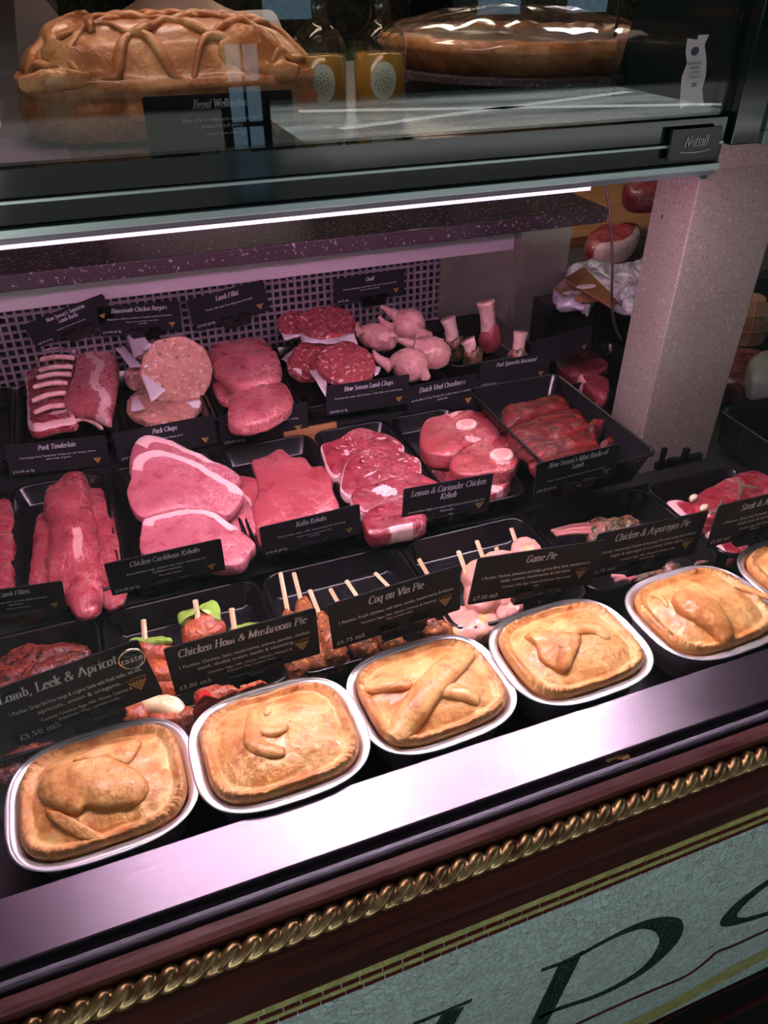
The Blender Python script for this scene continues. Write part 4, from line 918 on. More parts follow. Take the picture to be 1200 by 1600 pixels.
kebab('lemon chicken kebab second from the left, yellow glaze running down', (720, 950), (cH([(843,563)])[0], cH([(930,800)])[0], .010, -.016), [
    ('chicken_piece', cH([(855,640),(890,605),(950,590),(990,610),(980,680),(900,700),(870,680)]), -.002, .028, m_chick),
    ('chicken_piece', cH([(870,700),(940,680),(1000,700),(1010,780),(940,810),(880,780)]), -.010, .028, m_chick),
    ('chicken_piece', cH([(800,880),(850,810),(940,800),(1010,830),(990,900),(900,930),(820,910)]), -.020, .026, m_chick)], KG)
kebab('lemon chicken kebab third from the left, pale flesh glossy with oil', (790, 945), (cH([(920,520)])[0], cH([(1010,760)])[0], .014, -.012), [
    ('chicken_piece', cH([(930,600),(960,575),(1060,558),(1080,600),(1040,650),(960,650)]), .002, .026, m_chick),
    ('chicken_piece', cH([(1000,690),(1060,660),(1120,680),(1115,760),(1040,790),(990,760)]), -.014, .026, m_chick),
    ('chicken_piece', cH([(1000,800),(1060,770),(1110,775),(1110,800),(1060,840),(1010,840)]), -.018, .022, m_chick)], KG)
kebab('lemon chicken kebab fourth from the left with a short stick end', (815, 930), (cH([(1000,547)])[0], cH([(1060,690)])[0], .008, -.02), [('chicken_piece', cH([(1070,640),(1130,620),(1180,660),(1160,720),(1090,720)]), -.014, .024, m_chick)], KG)
kebab('lemon chicken kebab at the right, its orange piece nearest the tray corner', (855, 915), (cH([(1063,467)])[0], cH([(1110,600)])[0], .012, -.012), [
    ('chicken_piece', cH([(1062,545),(1080,512),(1140,510),(1185,540),(1190,560),(1130,600),(1080,590)]), .002, .026, m_chick),
    ('chicken_piece', cH([(1180,620),(1230,600),(1290,620),(1280,690),(1200,700)]), -.012, .026, m_chick)], KG)
def minirack(bones, pts, z, label, base):
    c = at(*base, z); t = thing('herbed_lamb_rack', (c.x, c.y, -.047), label, 'meat', 'herbed lamb racks')
    slab('meat', pts, z, .026, m_herb, parent=t, n=3, amp=.003, freq=70)
    for a_, b_ in bones:
        m = MB(); p = at(*a_, z+.002); q_ = at(*b_, z+.002); m.tube(line([p, (p+q_)/2+Vector((0, 0, .002)), q_], 8), [.0026]*4+[.0032]*5, 10); m.build('rib_bone', M_boneR, t)
M_boneR = mat('red_stained_bone', (.55,.20,.20), .4)
minirack([cC([(185,540),(360,508)]), cC([(195,550),(370,528)]), cC([(205,560),(370,545)])], cC([(350,490),(400,478),(500,470),(560,475),(600,495),(560,540),(430,580),(370,582),(350,540)]), -.016, 'herb crusted lamb rack with its pink bones pointing left, above the card', (945, 815))
minirack([cC([(465,750),(560,770)]), cC([(480,772),(580,760)])], cC([(560,760),(620,720),(700,700),(760,690),(800,700),(780,730),(690,760),(600,790)]), -.030, 'herb crusted lamb rack showing below the asparagus card', (1000, 898))
minirack([], cC([(850,700),(880,680),(930,690),(950,720),(900,730),(860,722)]), -.030, 'small herbed lamb end near the right corner of its tray', (1098, 884))
slab('beef_steak', cC([(830,400),(880,360),(980,310),(1080,265),(1150,258),(1230,300),(1290,370),(1200,440),(1050,470),(930,480),(860,440)]), -.004, .026, m_marb, 'large marbled red steak with rosemary on top', 'meat', 'marbled steaks', n=4, amp=.0015)
slab('beef_steak', cC([(725,410),(770,398),(860,420),(970,430),(980,500),(900,520),(800,480)]), -.016, .020, m_marb, 'marbled steak with a pale fatty end poking out at the left', 'meat', 'marbled steaks', n=4, fat=side(-1,.3,.7,.5))
slab('beef_steak', cC([(910,540),(980,510),(1040,540),(1100,610),(1115,630),(1040,680),(1010,670),(960,620)]), -.026, .020, m_marb, 'marbled steak showing below the steak pie card', 'meat', 'marbled steaks', n=4, fat=side(-1,.6,.75,.3))
M_ros = mat('rosemary', (.16,.20,.10), .6); M_garl = mat('garlic', (.72,.62,.40), .4)
def sprig(pts, z, label):
    L = line([at(*p, z) for p in pts], 14); b = MB(); b.tube(L, .0008, 5)
    for i in range(1, 14):
        for s_ in (-1, 1):
            d = (L[i]-L[i-1]).normalized(); n_ = Vector((-d.y, d.x, .3))*s_; b.tube([L[i], L[i]+(d*.6+n_*.4)*.003, L[i]+(d+n_*.4)*.005], [.0003, .0005, .0001], 4)
    o = b.build('rosemary_sprig', M_ros); tag(o, label, 'herb', 'rosemary sprigs')
sprig(cC([(1055,300),(1090,325),(1150,335)]), .012, 'rosemary sprig lying across the large marbled steak')
sprig(cC([(1070,310),(1070,350),(1060,390)]), .012, 'rosemary sprig pointing down towards the steak pie card')
sprig(cC([(930,460),(960,440),(985,400)]), .008, 'rosemary sprig at the left of the steak, above the card')
for (u, v), lb in ((cC([(850,390)])[0], 'pale garlic clove behind the large steak'), (cC([(900,436)])[0], 'pale garlic clove between the two marbled steaks')):
    c = at(u, v, .0); b = MB(); b.blob(ellipse(.008, .005, 24, .4), .009, (c.x, c.y, .002), 2.2, .0005, 60, 8); o = b.build('garlic_clove', M_garl); tag(o, lb, 'garlic')

# ------------------------------------------------------------------ price cards
def card(ttl, body, small, price, y, TL, TR, BL, label, size='s', clips=True, extra=None, holder=True):
    a = aty(*TL, y); c = aty(*TR, y); d = aty(*BL, y)
    e1 = (c-a).normalized(); e2 = Vector((-e1.z, 0, e1.x)); w_ = (c-a).length; h = abs((d-a).dot(e2))
    O = a - e2*h    # bottom left corner
    F = lambda x, yy, off=0: O + e1*x + e2*yy + Vector((0, -off, 0))
    t = thing('price_card', F(w_/2, 0), label, 'price card', 'price cards')
    r = .0022; m = 5; P = []
    for cx_, cy_, a0 in ((w_-r, h-r, 0), (r, h-r, 90), (r, r, 180), (w_-r, r, 270)):
        for i in range(m+1): an = math.radians(a0+90*i/m); P.append((cx_+r*math.cos(an), cy_+r*math.sin(an)))
    b = MB(); b.loft([[F(p[0], p[1], .0) for p in P], [F(p[0], p[1], -.0014) for p in P]]); b.build('panel', M_card, t, smooth=False)
    b = MB(); pl = lambda x, yy: F(x, yy, .0003); ts = h*(.150 if size == 'L' else .150)
    yy = h*.83 if len(ttl) == 1 else h*.85
    for ln in ttl:
        wd = sum(GL.get(c_, GL[' '])[0]+.02 for c_ in ln)*.92*ts; sz = ts*min(1, w_*.90/wd); serif_text(b, ln, w_/2, yy - ts*.5, sz, pl); yy -= ts*1.35
    b.build('title_lettering', M_text, t, smooth=False)
    b = MB(); bs = h*(.092 if size == 'L' else .085); yy -= h*.11
    for ln in body: sans_text(b, ln, w_*.50, yy, bs, pl, True, w_*.88); yy -= bs*1.25
    yy -= h*.02
    for ln in small: sans_text(b, ln, w_*.52, yy, bs*.72, pl, True, w_*.62); yy -= bs*.9
    if price: num, _, unit = price.partition(' '); sans_text(b, num, w_*.03, h*.085, bs*1.35, pl, False); serif_text(b, unit, w_*.03 + bs*1.35*max(v_[0] for v_ in _fc[num][0]) + bs*.45, h*.085, bs*1.0, pl, center=False, slant=0, bold=.055)
    b.build('small_lettering', M_text, t, smooth=False)
    # gold emblem: grape-like triangle of dots with a curved word over it
    b = MB(); ex, ey, es = w_*.88, h*(.30 if size == 'L' else .22), h*.055
    for r_, n_ in ((0, 5), (1, 4), (2, 3), (3, 2), (4, 1)):
        for i in range(n_):
            cx_ = ex + (i-(n_-1)/2)*es*.82; cy_ = ey + es*1.0 - r_*es*.62; rr = es*.36
            b.add([F(cx_+rr*math.cos(q_*PI/3), cy_+rr*math.sin(q_*PI/3), .0003) for q_ in range(6)], [tuple(range(6))])
    if size == 'L': sans_text(b, 'C.LIDGATE', ex, ey+es*1.9, es*.9, lambda x, yy: F(x, yy - ((x-ex)/es)**2*es*.05, .0003), True)
    b.build('gold_emblem', M_gold, t, smooth=False)
    if clips:
        b = MB()
        for fx in (.43, .66):
            p = [F(w_*fx-.009, -.006, .002), F(w_*fx+.009, -.006, .002), F(w_*fx+.009, h*.16, .002), F(w_*fx-.009, h*.16, .002)]
            b.loft([p, [v + Vector((0, .0018, 0)) for v in p]])
            p = [F(w_*fx-.010, h*.16-.0016, .006), F(w_*fx+.010, h*.16-.0016, .006), F(w_*fx+.010, h*.16, .006), F(w_*fx-.010, h*.16, .006)]
            b.loft([p, [v + Vector((0, .006, 0)) for v in p]])
        p = [F(w_*.38, -.012, .0), F(w_*.71, -.012, .0), F(w_*.71, -.003, .0), F(w_*.38, -.003, .0)]; b.loft([p, [v + Vector((0, .008, 0)) for v in p]])
        b.build('clip_holder', M_black, t, smooth=False)
    return t, F, w_, h
YP = .519
c_ = 'black price card reading '
t, F, w_, h = card(['Lamb, Leek & Apricot Pie'], ['1 Portion. Grass fed free range & organic lamb with fresh leeks, sea salt,', 'apricots, onion & oregano.'], ['Contains: Contains: Eggs, Milk, Gluten, Celeriac &', 'Sulphites. May contain nuts.'], '£5.50 each', YP, (-28, 1085), (215, 1000), (-8, 1180), c_ + 'Lamb, Leek & Apricot Pie, behind the leftmost pie', 'L')
c = aty(205, 1022, YP); bd = thing('round_badge', (c.x, c.y-.004, c.z-.010), 'round black badge with brass rim reading taste, on the leftmost card corner', 'badge')
M_brass = mat('brass_rim', (.62,.50,.34), .2, 1)
b = MB(); b.lathe([(.0001, 0), (.0105, 0), (.0105, .003), (.0001, .0032)], (0, 0, 0), 32); b.v = [(c.x+v[0], c.y-.0035-v[2], c.z+v[1]) for v in b.v]; b.build('disc', M_black, bd)
b = MB(); n = 40; b.loft([[(c.x+r*math.cos(2*PI*i/n), c.y-.0035-z, c.z+r*math.sin(2*PI*i/n)) for i in range(n)] for r, z in ((.0102, .003), (.0108, .004), (.0118, .003), (.0118, 0), (.0102, 0), (.0102, .003))], False); b.build('rim', M_brass, bd)
b = MB(); sans_text(b, 'taste', c.x, c.z-.0025, .0098, lambda x, yy: Vector((x, c.y-.0074, yy + (x-c.x)*.12))); b.build('lettering', M_text, bd, smooth=False)
card(['Chicken Ham & Mushroom Pie'], ['1 Portion. Chicken, ham, mushrooms, onions, parsley, chicken', 'stock, double cream, herbs & seasoning.'], ['Contains: Eggs, Milk, Gluten, Celeriac, Mustard &', 'Sulphites. May Contain Nuts'], '£5.80 each', YP, (255, 1015), (493, 950), (274, 1087), c_ + 'Chicken Ham & Mushroom Pie', 'L')
card(['Coq au Vin Pie'], ['1 Portion. Fresh chicken, red wine, onion, mushrooms & bacon'], ['Contains: Eggs, Milk, Gluten, Celeriac & Sulphites.', 'May contain nuts.'], '£6.75 each', YP, (511, 946), (719, 883), (529, 1013), c_ + 'Coq au Vin Pie', 'L')
card(['Game Pie'], ['1 Portion. Venison, pheasant, partridge, guinea fowl, hare, smoked bacon,', 'leeks, onions, mushrooms & red wine.'], ['Contains, Milk, Eggs, Gluten & Celeriac. May contain', 'nuts'], '£7.50 each', YP, (747, 873), (945, 844), (751, 942), c_ + 'Game Pie', 'L')
card(['Chicken & Asparagus Pie'], ['1 Portion. Homemade Chicken & Asparagus Pie made using diced chicken', 'thighs & asparagus in a creamy white sauce.'], ['Contains: Eggs, Milk, Gluten & Sulphites, May', 'contain nuts.'], '£6.70 each', YP+.012, (935, 835), (1108, 798), (938, 900), c_ + 'Chicken & Asparagus Pie', 'L')
card(['Steak & Ale Pie'], ['1 Portion. Grass fed Scottish beef, ale, onion,', 'mushrooms & red wine.'], ['Contains: Eggs, Milk, Gluten &', 'Sulphites.'], '£5.80 each', YP, (1124, 791), (1262, 757), (1121, 852), c_ + 'Steak &, cut off by the right edge of the frame', 'L')
YK = .6915
card(['Lamb Fillets'], ['Grass fed lamb with no bone, lightly trimmed,', 'marinated.'], ['Perfect for the barbecue'], '£26.00 per kg', YK-.022, (-60, 930), (97, 908), (-52, 975), c_ + 'Lamb Fillets, at the left edge')
card(['Chicken Caribbean Kebabs'], ['Diced chicken thigh, peppers and onions marinated in a', 'Caribbean marinade.'], ['May contain: Sulphites'], '£15.00 per kg', YK-.022, (162, 882), (345, 842), (177, 931), c_ + 'Chicken Caribbean Kebabs')
card(['Kofta Kebabs'], ['Minced Lamb, onion, chilli, curry, parsley and seasoning'], ['Contains: Gluten, Soya & Mustard. May', 'contain nuts.'], '£18.00 per kg', YK, (405, 825), (562, 788), (412, 871), c_ + 'Kofta Kebabs')
card(['Lemon & Coriander Chicken', 'Kebab'], ['Diced chicken thighs marinated with Lemon and Coriander Our', 'Marinade'], ['May contain: Sulphites, Celeriac'], '£16.00 per kg', YK, (631, 765), (771, 740), (635, 823), c_ + 'Lemon & Coriander Chicken Kebab')
card(["New Season's Mini Racks of", 'Lamb'], ['Free range grass fed French trimmed rack of lamb'], [], '£36.00 per kg', .640, (839, 725), (969, 693), (842, 773), c_ + "New Season's Mini Racks of Lamb")
YR = .951
card(['Pork Tenderloin'], ['Free Range Pork Tenderloin. Perfect for stir frying, a braise', 'with a hint of garlic.'], [], '£16.95 per kg', YR, (5, 697), (165, 680), (12, 745), c_ + 'Pork Tenderloin', clips=False)
card(['Pork Chops'], ['Traditional Free Range pork.'], [], '£13.95 per kg', YR, (175, 678), (333, 648), (180, 725), c_ + 'Pork Chops', clips=False)
card(['Veal Escalope'], ['Topside of milk fed veal very thinly sliced for quick frying.'], [], '£38.00 per kg', YR, (341, 650), (480, 628), (345, 699), c_ + 'Veal Escalope', clips=False)
card(['New Season Lamb Chops'], ['Cut from the rump, with the bone - bone left in for added taste'], [], '£24.00 per kg', YR-.006, (510, 604), (640, 585), (515, 650), c_ + 'New Season Lamb Chops', clips=False)
card(['Dutch Veal Ossobucco'], ['on the Shin of Veal. Perfect for a slow roast or a delicious', 'casserole.'], [], '£18.00 per kg', YR, (636, 605), (746, 583), (640, 655), c_ + 'Dutch Veal Ossobucco', clips=False)
card(['Pork Spareribs Marinated'], [], [], '£14.00 per kg', YR-.002, (752, 567), (862, 550), (757, 606), c_ + 'Pork Spareribs Marinated, behind the rib tray', clips=False)
YV = 1.185
card(["New Season's Supertrim", 'Lamb Racks'], ['Specially trimmed & roasted rack.'], [], '£32.95 per kg', YV, (36, 508), (160, 459), (56, 545), c_ + "New Season's Supertrim Lamb Racks, tilted above the lamb")
card(['Homemade Chicken Burgers'], ['Made from 100% free chicken, wrapped, handmade fantastic.'], ['Contains: Gluten & Sulphites. May contain:', 'nuts & eggs'], '£14.90 per kg', YV, (150, 480), (280, 470), (155, 526), c_ + 'Homemade Chicken Burgers')
card(['Lamb Fillet'], ['Tender, full, tasty free range grass fed lamb.'], [], '£34.50 per kg', YV, (291, 470), (411, 437), (308, 517), c_ + 'Lamb Fillet, tilted in front of the vent')
card(['Quail'], ['These tiny birds have a lot of flavour for their size and suit both', 'quick or slow cooking.'], [], '£6.75 each', YV, (522, 437), (631, 420), (525, 477), c_ + 'Quail, in front of the vent')
card(['Lamb Shanks'], ['Perfect for a slow roast.'], [], None, 1.125, (668, 520), (742, 508), (672, 548), c_ + 'Lamb Shanks, partly hidden behind the shank bones', clips=False)
card([], [], [], None, .975, (842, 532), (925, 512), (862, 575), 'glossy blank dark card catching light behind the pillar tray', clips=False) if 0 else None
card(['Beouf Wellington'], ['Fillet of Scotch Beef with mushroom pate', 'wrapped in puff pastry.'], ['Contains: Gluten, Milk & Eggs'], None, .705, (221, 152), (456, 140), (240, 240), c_ + 'Beouf, in front of the lattice pastry on the upper shelf', 'L', clips=False)

# ------------------------------------------------------------------ upper shelf goods
wl = thing('lattice_pastry', (.105, .80, ZS+.002), 'large golden lattice topped pastry parcel with pastry leaves on the upper shelf', 'pastry')
WX, WY, WZ = .100, .800, ZS+.003
def dome(x, y):
    r = (abs(x/.130)**3.2 + abs(y/.072)**3.2)**(1/3.2)
    return .086*max(0, 1-r**3.6)**(1/2.6)
b = MB(); ol = superrect(.132, .074, 3.0, 110); rings = []
for r, z in ((.85, 0), (.97, .002), (1.0, .014), (1.005, .026), (.97, .032), (.985, .038), (.99, .046)):
    rings.append([(WX+x*r*(1+.02*noise.noise(Vector((x*40, y*40, 1)))), WY+y*r, WZ+z+.002*noise.noise(Vector((x*50, y*50, z*60)))) for x, y in ol])
for i in range(1, 16):
    r = 1-i/16; r = r**.85*.985
    rings.append([(WX+x*r, WY+y*r, WZ+max(.047, dome(x*r, y*r)) + .0025*noise.fractal(Vector((x*r*45, y*r*45, 2)), 1, 2, 3)) for x, y in ol])
b.loft(rings); b.build('crust', M_well, wl)
b = MB()
for k_ in range(-3, 4):
    P = []
    for i in range(81):
        x = -.122 + .244*i/80; y = k_*.020 + .0098*math.cos(x*2*PI/.062 + (k_ % 2)*PI) + .002*math.sin(x*70+k_)
        if abs(y) > .070: continue
        z = dome(x, y)
        if z > .040: P.append(Vector((WX+x, WY+y, WZ+z+.001+.001*math.sin(i*.9+k_))))
    if len(P) > 5: b.tube(P, [.0048*(.85+.25*math.sin(i*.5+k_)) for i in range(len(P))], 8, (1.1, .75))
b.build('pastry_lattice', M_well, wl)
def on_dome(u, v):
    d = ray(u, v).normalized(); t = .6
    while t < 1.3:
        p = Vector((0, 0, H)) + d*t
        if p.z < WZ + max(.045, dome(p.x-WX, p.y-WY)) and p.y > WY-.068: break
        t += .001
    return p
for pts, zz, T_ in (([(66,96),(84,87),(105,90),(135,98),(160,112),(182,128),(160,136),(120,130),(90,118)], .522, .014),
        ([(32,150),(45,135),(75,122),(105,118),(128,124),(145,134),(142,150),(110,157),(70,156),(42,166)], .500, .016),
        ([(62,62),(75,42),(100,30),(128,36),(150,46),(120,52),(95,62),(72,82)], .530, .014),
        ([(343,88),(352,72),(375,62),(400,60),(428,78),(445,100),(470,134),(440,137),(405,122),(370,108)], .515, .018)):
    P = [on_dome(u, v) for u, v in pts]; c = sum(P, Vector())/len(P); b = MB()
    b.blob(curve([(p.x-c.x, p.y-c.y) for p in P], 60), T_, (c.x, c.y, 0), 3, .0025, 50, 12, fat=lambda x, y, r, s_: .2+.3*r**3, plane=lambda X, Y: WZ + max(.045, dome(X-WX, Y-WY))+.003); b.build('pastry_leaf', M_well, wl)
# oil bottles
M_oil = mat('amber_oil', (.62,.34,.05), .15, trans=.45, ior=1.45); M_bglass = glass('bottle_glass', (.92,.93,.88)); M_lab = mat('oval_label', (.55,.58,.48), .6); M_inkg = mat('label_ink', (.12,.14,.10), .6)
for (bx, lb) in ((.2300, 'left of the two amber oil bottles with an oval label'), (.2890, 'right of the two amber oil bottles with an oval label')):
    by = .775; t = thing('oil_bottle', (bx, by, ZS), lb, 'bottle', 'amber oil bottles on the upper shelf')
    b = MB(); b.lathe([(.001, .001), (.0225, .001), (.0245, .004), (.0245, .062), (.022, .072), (.014, .080), (.0095, .085), (.0085, .094), (.0088, .150), (.0105, .152), (.0105, .160), (.001, .160)], (bx, by, ZS), 36); b.build('bottle', M_bglass, t)
    b = MB(); b.lathe([(.001, .003), (.0225, .003), (.0232, .006), (.0232, .058), (.001, .058)], (bx, by, ZS), 36); b.build('oil', M_oil, t)
    b = MB(); n = 28; cen = []
    for r in (0.0, .45, .75, 1.0):
        for i in range(n):
            x = .0125*r*math.cos(2*PI*i/n); z = .0155*r*math.sin(2*PI*i/n); a = x/.0248 - .22; cen.append((bx+.0248*math.sin(a), by-.0248*math.cos(a), ZS+.038+z))
    b.add(cen, [(i*n+j, i*n+(j+1) % n, (i+1)*n+(j+1) % n, (i+1)*n+j) for i in range(3) for j in range(n)]); lo = b.build('label', M_lab, t)
    b = MB()
    for r in (.0100, .0108):
        pass
    for i in range(26):
        a0 = i*2.4; rr = .0016*math.sqrt(i); x = rr*math.cos(a0); z = rr*1.15*math.sin(a0); a = x/.0250-.22; p = Vector((bx+.0252*math.sin(a), by-.0252*math.cos(a), ZS+.038+z)); b.box(p-Vector((.0006, .0002, .0005)), p+Vector((.0006, .0001, .0005)))
    b.build('emblem', M_inkg, lo, smooth=False)
# big tart in film on a raised board
tt = at(790, 45, .49); TX, TY = .515, .925
rs = thing('cake_stand', (TX, TY, ZS), 'dark slab stand under the wrapped tart on the upper shelf', 'stand')
b = MB(); b.lathe([(.001, .022), (.165, .022), (.170, .024), (.170, .030), (.001, .030)], (TX, TY, ZS), 56); b.build('slab', M_slate, rs, auto=.5)
b = MB(); b.lathe([(.001, 0), (.06, 0), (.05, .006), (.045, .022), (.001, .022)], (TX, TY, ZS), 32); b.build('foot', M_slate, rs, auto=.5)
tr_ = thing('large_tart', (TX, TY, ZS+.030), 'large round tart with a thick pastry rim wrapped in clear film', 'tart')
n = 110; b = MB(); rings = []
for r, z in ((.10, .0), (.145, .0), (.152, .012), (.160, .020), (.158, .030), (.148, .032), (.140, .024), (.135, .016), (.06, .017), (.001, .017)):
    rings.append([(TX+r*(1+.012*math.sin(i*2*PI/n*30))*math.cos(2*PI*i/n), TY+r*(1+.012*math.sin(i*2*PI/n*30))*math.sin(2*PI*i/n), ZS+.0302+z+.003*noise.noise(Vector((i*.5, r*50, 0)))*(z > .01)) for i in range(n)])
b.loft(rings); b.build('crust', M_well, tr_)
M_fill = mat('tart_filling', (.16,.07,.03), .3); b = MB(); b.blob(ellipse(.134, .134, 60), .016, (TX, TY, ZS+.030+.019), 4, .003, 50, 10); b.build('filling', M_fill, tr_)
b = MB(); rings = []
for i in range(13):
    r = .163*math.cos(i/12*PI/2)+.001; z = .020+.034*math.sin(i/12*PI/2)
    rings.append([(TX+r*math.cos(2*PI*j/90), TY+r*math.sin(2*PI*j/90), ZS+.031+z+.004*noise.noise(Vector((j*.45, r*25, 3)))*(i < 12)) for j in range(90)])
b.loft(rings); b.build('film_wrap', M_film, tr_)
# date tag hanging on the glass
dt = thing('paper_tag', (.495, .604, .46), 'narrow pink paper tag with dark stamp stuck inside the upper glass', 'tag')
M_tag = mat('pink_tag', (.66,.52,.58), .6); M_ink = mat('tag_ink', (.06,.05,.10), .6)
P = [aty(u, v, .6155) for u, v in ((1063,170),(1083,160),(1100,165),(1097,140),(1103,118),(1104,95),(1101,70),(1108,54),(1092,55),(1090,62),(1075,60),(1072,80),(1074,100),(1066,120),(1064,145))]
b = MB(); m = len(P); b.add(P + [p+Vector((0, .0006, 0)) for p in P], [tuple(range(m)), tuple(range(m, 2*m))[::-1]] + [(i, (i+1) % m, m+(i+1) % m, m+i) for i in range(m)]); b.build('paper', M_tag, dt, smooth=False)
b = MB()
for i in range(4):
    p = aty(1085, 101+i*7, .6150); sans_text(b, ('GARANTIA', 'ORIGEN', 'JAMON', 'CURADO')[i], p.x, p.z, .0030, lambda x, yy: Vector((x, .6150, yy)))
p = aty(1084, 133, .6150); serif_text(b, 'xxx', p.x, p.z-.001, .0040, lambda x, yy: Vector((x, .6150, yy)))
p = aty(1086, 80, .6150); b.lathe([(.0001, 0), (.0042, 0), (.0042, .0002), (.0001, .0002)], (0, 0, 0), 14) if 0 else None
b.add([Vector((p.x+.0042*math.cos(i*PI/6), .6150, p.z+.0035*math.sin(i*PI/6))) for i in range(12)], [tuple(range(12))])
b.build('stamp', M_ink, dt, smooth=False)
# dark end panel and frame post at the right of the upper case
b = MB(); q_ = [aty(1082, -60, .63), aty(1110, 180, .63)]
P = [Vector((.575, .640, ZS+.0)), Vector((.575, 1.10, ZS)), Vector((.575, .70, .80)), Vector((.575, .640, .80))]
o = None
b.loft([[(.553, .616, .40), (.560, .616, .40), (.560, .78, .44), (.553, .78, .44)], [(.553, .616, .95), (.560, .616, .95), (.560, .66, .95), (.553, .66, .95)]])
o = b.build('end_panel', M_edge, smooth=False); tag(o, 'dark sloping glass end panel at the right of the upper shelf', 'panel')
M_teal = mat('green_metal', (.12,.20,.17), .35, .3)
b = MB(); b.box((.560, .596, .432), (.590, .622, .95)); o = b.build('frame_post', M_edge, smooth=False, bevel=.001); tag(o, 'dark upright frame post between the glass and the green frame', 'post')
gp = thing('green_frame', (.66, .60, .43), 'pale green metal window frame at the top right corner', 'frame')
b = MB(); b.box((.596, .596, .4425), (.612, .620, .95)); b.box((.596, .596, .430), (1.2, .620, .4425)); b.build('frame', M_teal, gp, smooth=False, bevel=.001)
b = MB(); b.box((.612, .605, .4425), (1.2, .610, .95)); b.build('pane', M_glass, gp, smooth=False)

# ------------------------------------------------------------------ right side goods
tray(.672, .86, .962, 1.09, .000, .05, 'black tray of dark red beef behind the pillar', group=g)
tray(.845, 1.06, .62, .80, .010, .060, 'black tray at the right of the pillar base, in shade', group=g)
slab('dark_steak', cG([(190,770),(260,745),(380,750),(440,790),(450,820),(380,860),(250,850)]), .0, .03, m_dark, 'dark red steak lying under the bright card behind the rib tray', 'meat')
slab('dark_steak', cG([(310,870),(370,862),(450,880),(450,960),(380,950)]), .0, .03, m_lamb, 'red meat piece with white fat edge below the dark steak', 'meat', fat=side(0,1,.8,.3))
card(['Beef Fillet'] if 0 else [' '], [' . '], [], None, .985, (833, 535), (925, 508), (862, 565), 'plain dark card without lettering standing behind the rib tray, below the packs', clips=False)
# side counter with packs, board and meat
sc_ = thing('side_counter', (1.35, 1.7, -1.0), 'dark side counter at the back right carrying packs and a board', 'counter')
b = MB(); b.box((.84, 1.20, -1.0), (2.2, 2.3, .03)); b.build('cabinet', M_blackm, sc_, smooth=False)
b = MB(); b.box((.83, 1.19, .03), (2.2, 2.3, .050)); b.build('stone_top', M_slate, sc_, smooth=False)
ZT = .050
b = MB(); P = [at(u, v, ZT+.018) for u, v in ((905,402),(925,350),(1100,310),(1100,402))]; P = [Vector((1.00, 1.55, 0)), Vector((1.9, 1.55, 0)), Vector((1.9, 1.98, 0)), Vector((1.00, 1.98, 0))]
b.box((.98, 1.46, ZT), (1.75, 1.95, ZT+.022)); o = b.build('chopping_board', M_step, smooth=False, bevel=.003); tag(o, 'orange brown wooden chopping board on the side counter', 'board')
slab('beef_joint', [(915,375),(930,358),(965,352),(1000,352),(990,378),(950,392),(920,390)], ZT+.05, .06, m_marb, 'raw beef joint with a pale fat side on the wooden board', 'meat', fat=side(.5,-1,.75,.2), n=3)
slab('beef_joint', [(975,290),(1000,280),(1040,280),(1040,300),(1010,306),(980,302)], ZT+.12, .06, m_lamb, 'bright red joint of meat glimpsed just under the upper shelf edge', 'meat', n=3)
M_case = mat('amber_packets', (.55,.22,.04), .4)
bk = thing('dark_machine', (1.5, 1.9, ZT), 'dark boxy appliance standing behind the red meat', 'appliance')
b = MB(); b.box((1.30, 1.90, ZT+.022), (1.75, 2.2, .24)); b.build('body', M_blackm, bk, smooth=False, bevel=.01); b = MB(); b.box((1.33, 1.885, .16), (1.5, 1.90, .20)); b.build('vent', M_black, bk, smooth=False)
M_packf = mat('vacuum_pack_film', (.62,.56,.68), .12, .35); k = N(M_packf); k.bump(k.noise(45, 5, 1.2), 1.0, .006)
M_packl = mat('pack_label', (.30,.13,.05), .35); M_packr = mat('pack_meat', (.42,.14,.13), .2, coat=.6)
def pack(pts, z, lab, label):
    c = sum([at(*p, z) for p in pts], Vector())/len(pts); t = thing('vacuum_pack', (c.x, c.y, z-.012), label, 'meat pack', 'vacuum packed meats')
    P = [at(u, v, z) for u, v in pts]; b = MB(); ol = curve([(p.x-c.x, p.y-c.y) for p in P], 64); b.blob(ol, .022, (c.x, c.y, z), 3, .006, 50, 12, wob=.1); b.build('film', M_packf, t)
    P = [at(u, v, z+.013) for u, v in lab]; c = sum(P, Vector())/len(P); b = MB(); b.add([p+Vector((0, 0, .002)) for p in P] + [p-Vector((0, 0, .002)) for p in P], [(0,1,2,3),(7,6,5,4),(0,4,5,1),(1,5,6,2),(2,6,7,3),(3,7,4,0)]); b.build('label', M_packl, t, smooth=False)
    e = P[0].lerp(P[2], .42); b = MB(); b.blob(ellipse(.018, .010, 24), .001, (e.x, e.y, e.z+.0025), 2, 0, 10, 3); b.build('oval_logo', M_paper, t)
pack([(865,458),(880,445),(930,452),(920,490),(910,482),(872,478)], .085, [(866,452),(885,440),(935,470),(905,470)], 'vacuum pack with brown label, lowest of the pile')
pack([(880,430),(920,410),(960,412),(1010,425),(1000,470),(975,490),(930,460)], .106, [(882,436),(912,418),(965,470),(955,480)], 'crinkled vacuum pack with brown label on top of the pile')
pack([(955,440),(985,412),(1030,410),(1030,470),(985,490),(968,470)], .127, [(1000,440),(1030,430),(1035,460),(1005,470)], 'shiny vacuum pack of pink meat beside the pillar')
# crate holding packs
b = MB(); b.box((.735, 1.105, -.06), (1.02, 1.175, .070))
for i in range(18): b.box((.738+i*.0158, 1.102, -.055), (.745+i*.0158, 1.105, .065))
o = b.build('ribbed_crate', M_black, smooth=False); tag(o, 'black ribbed crate behind the pillar below the packs', 'crate')
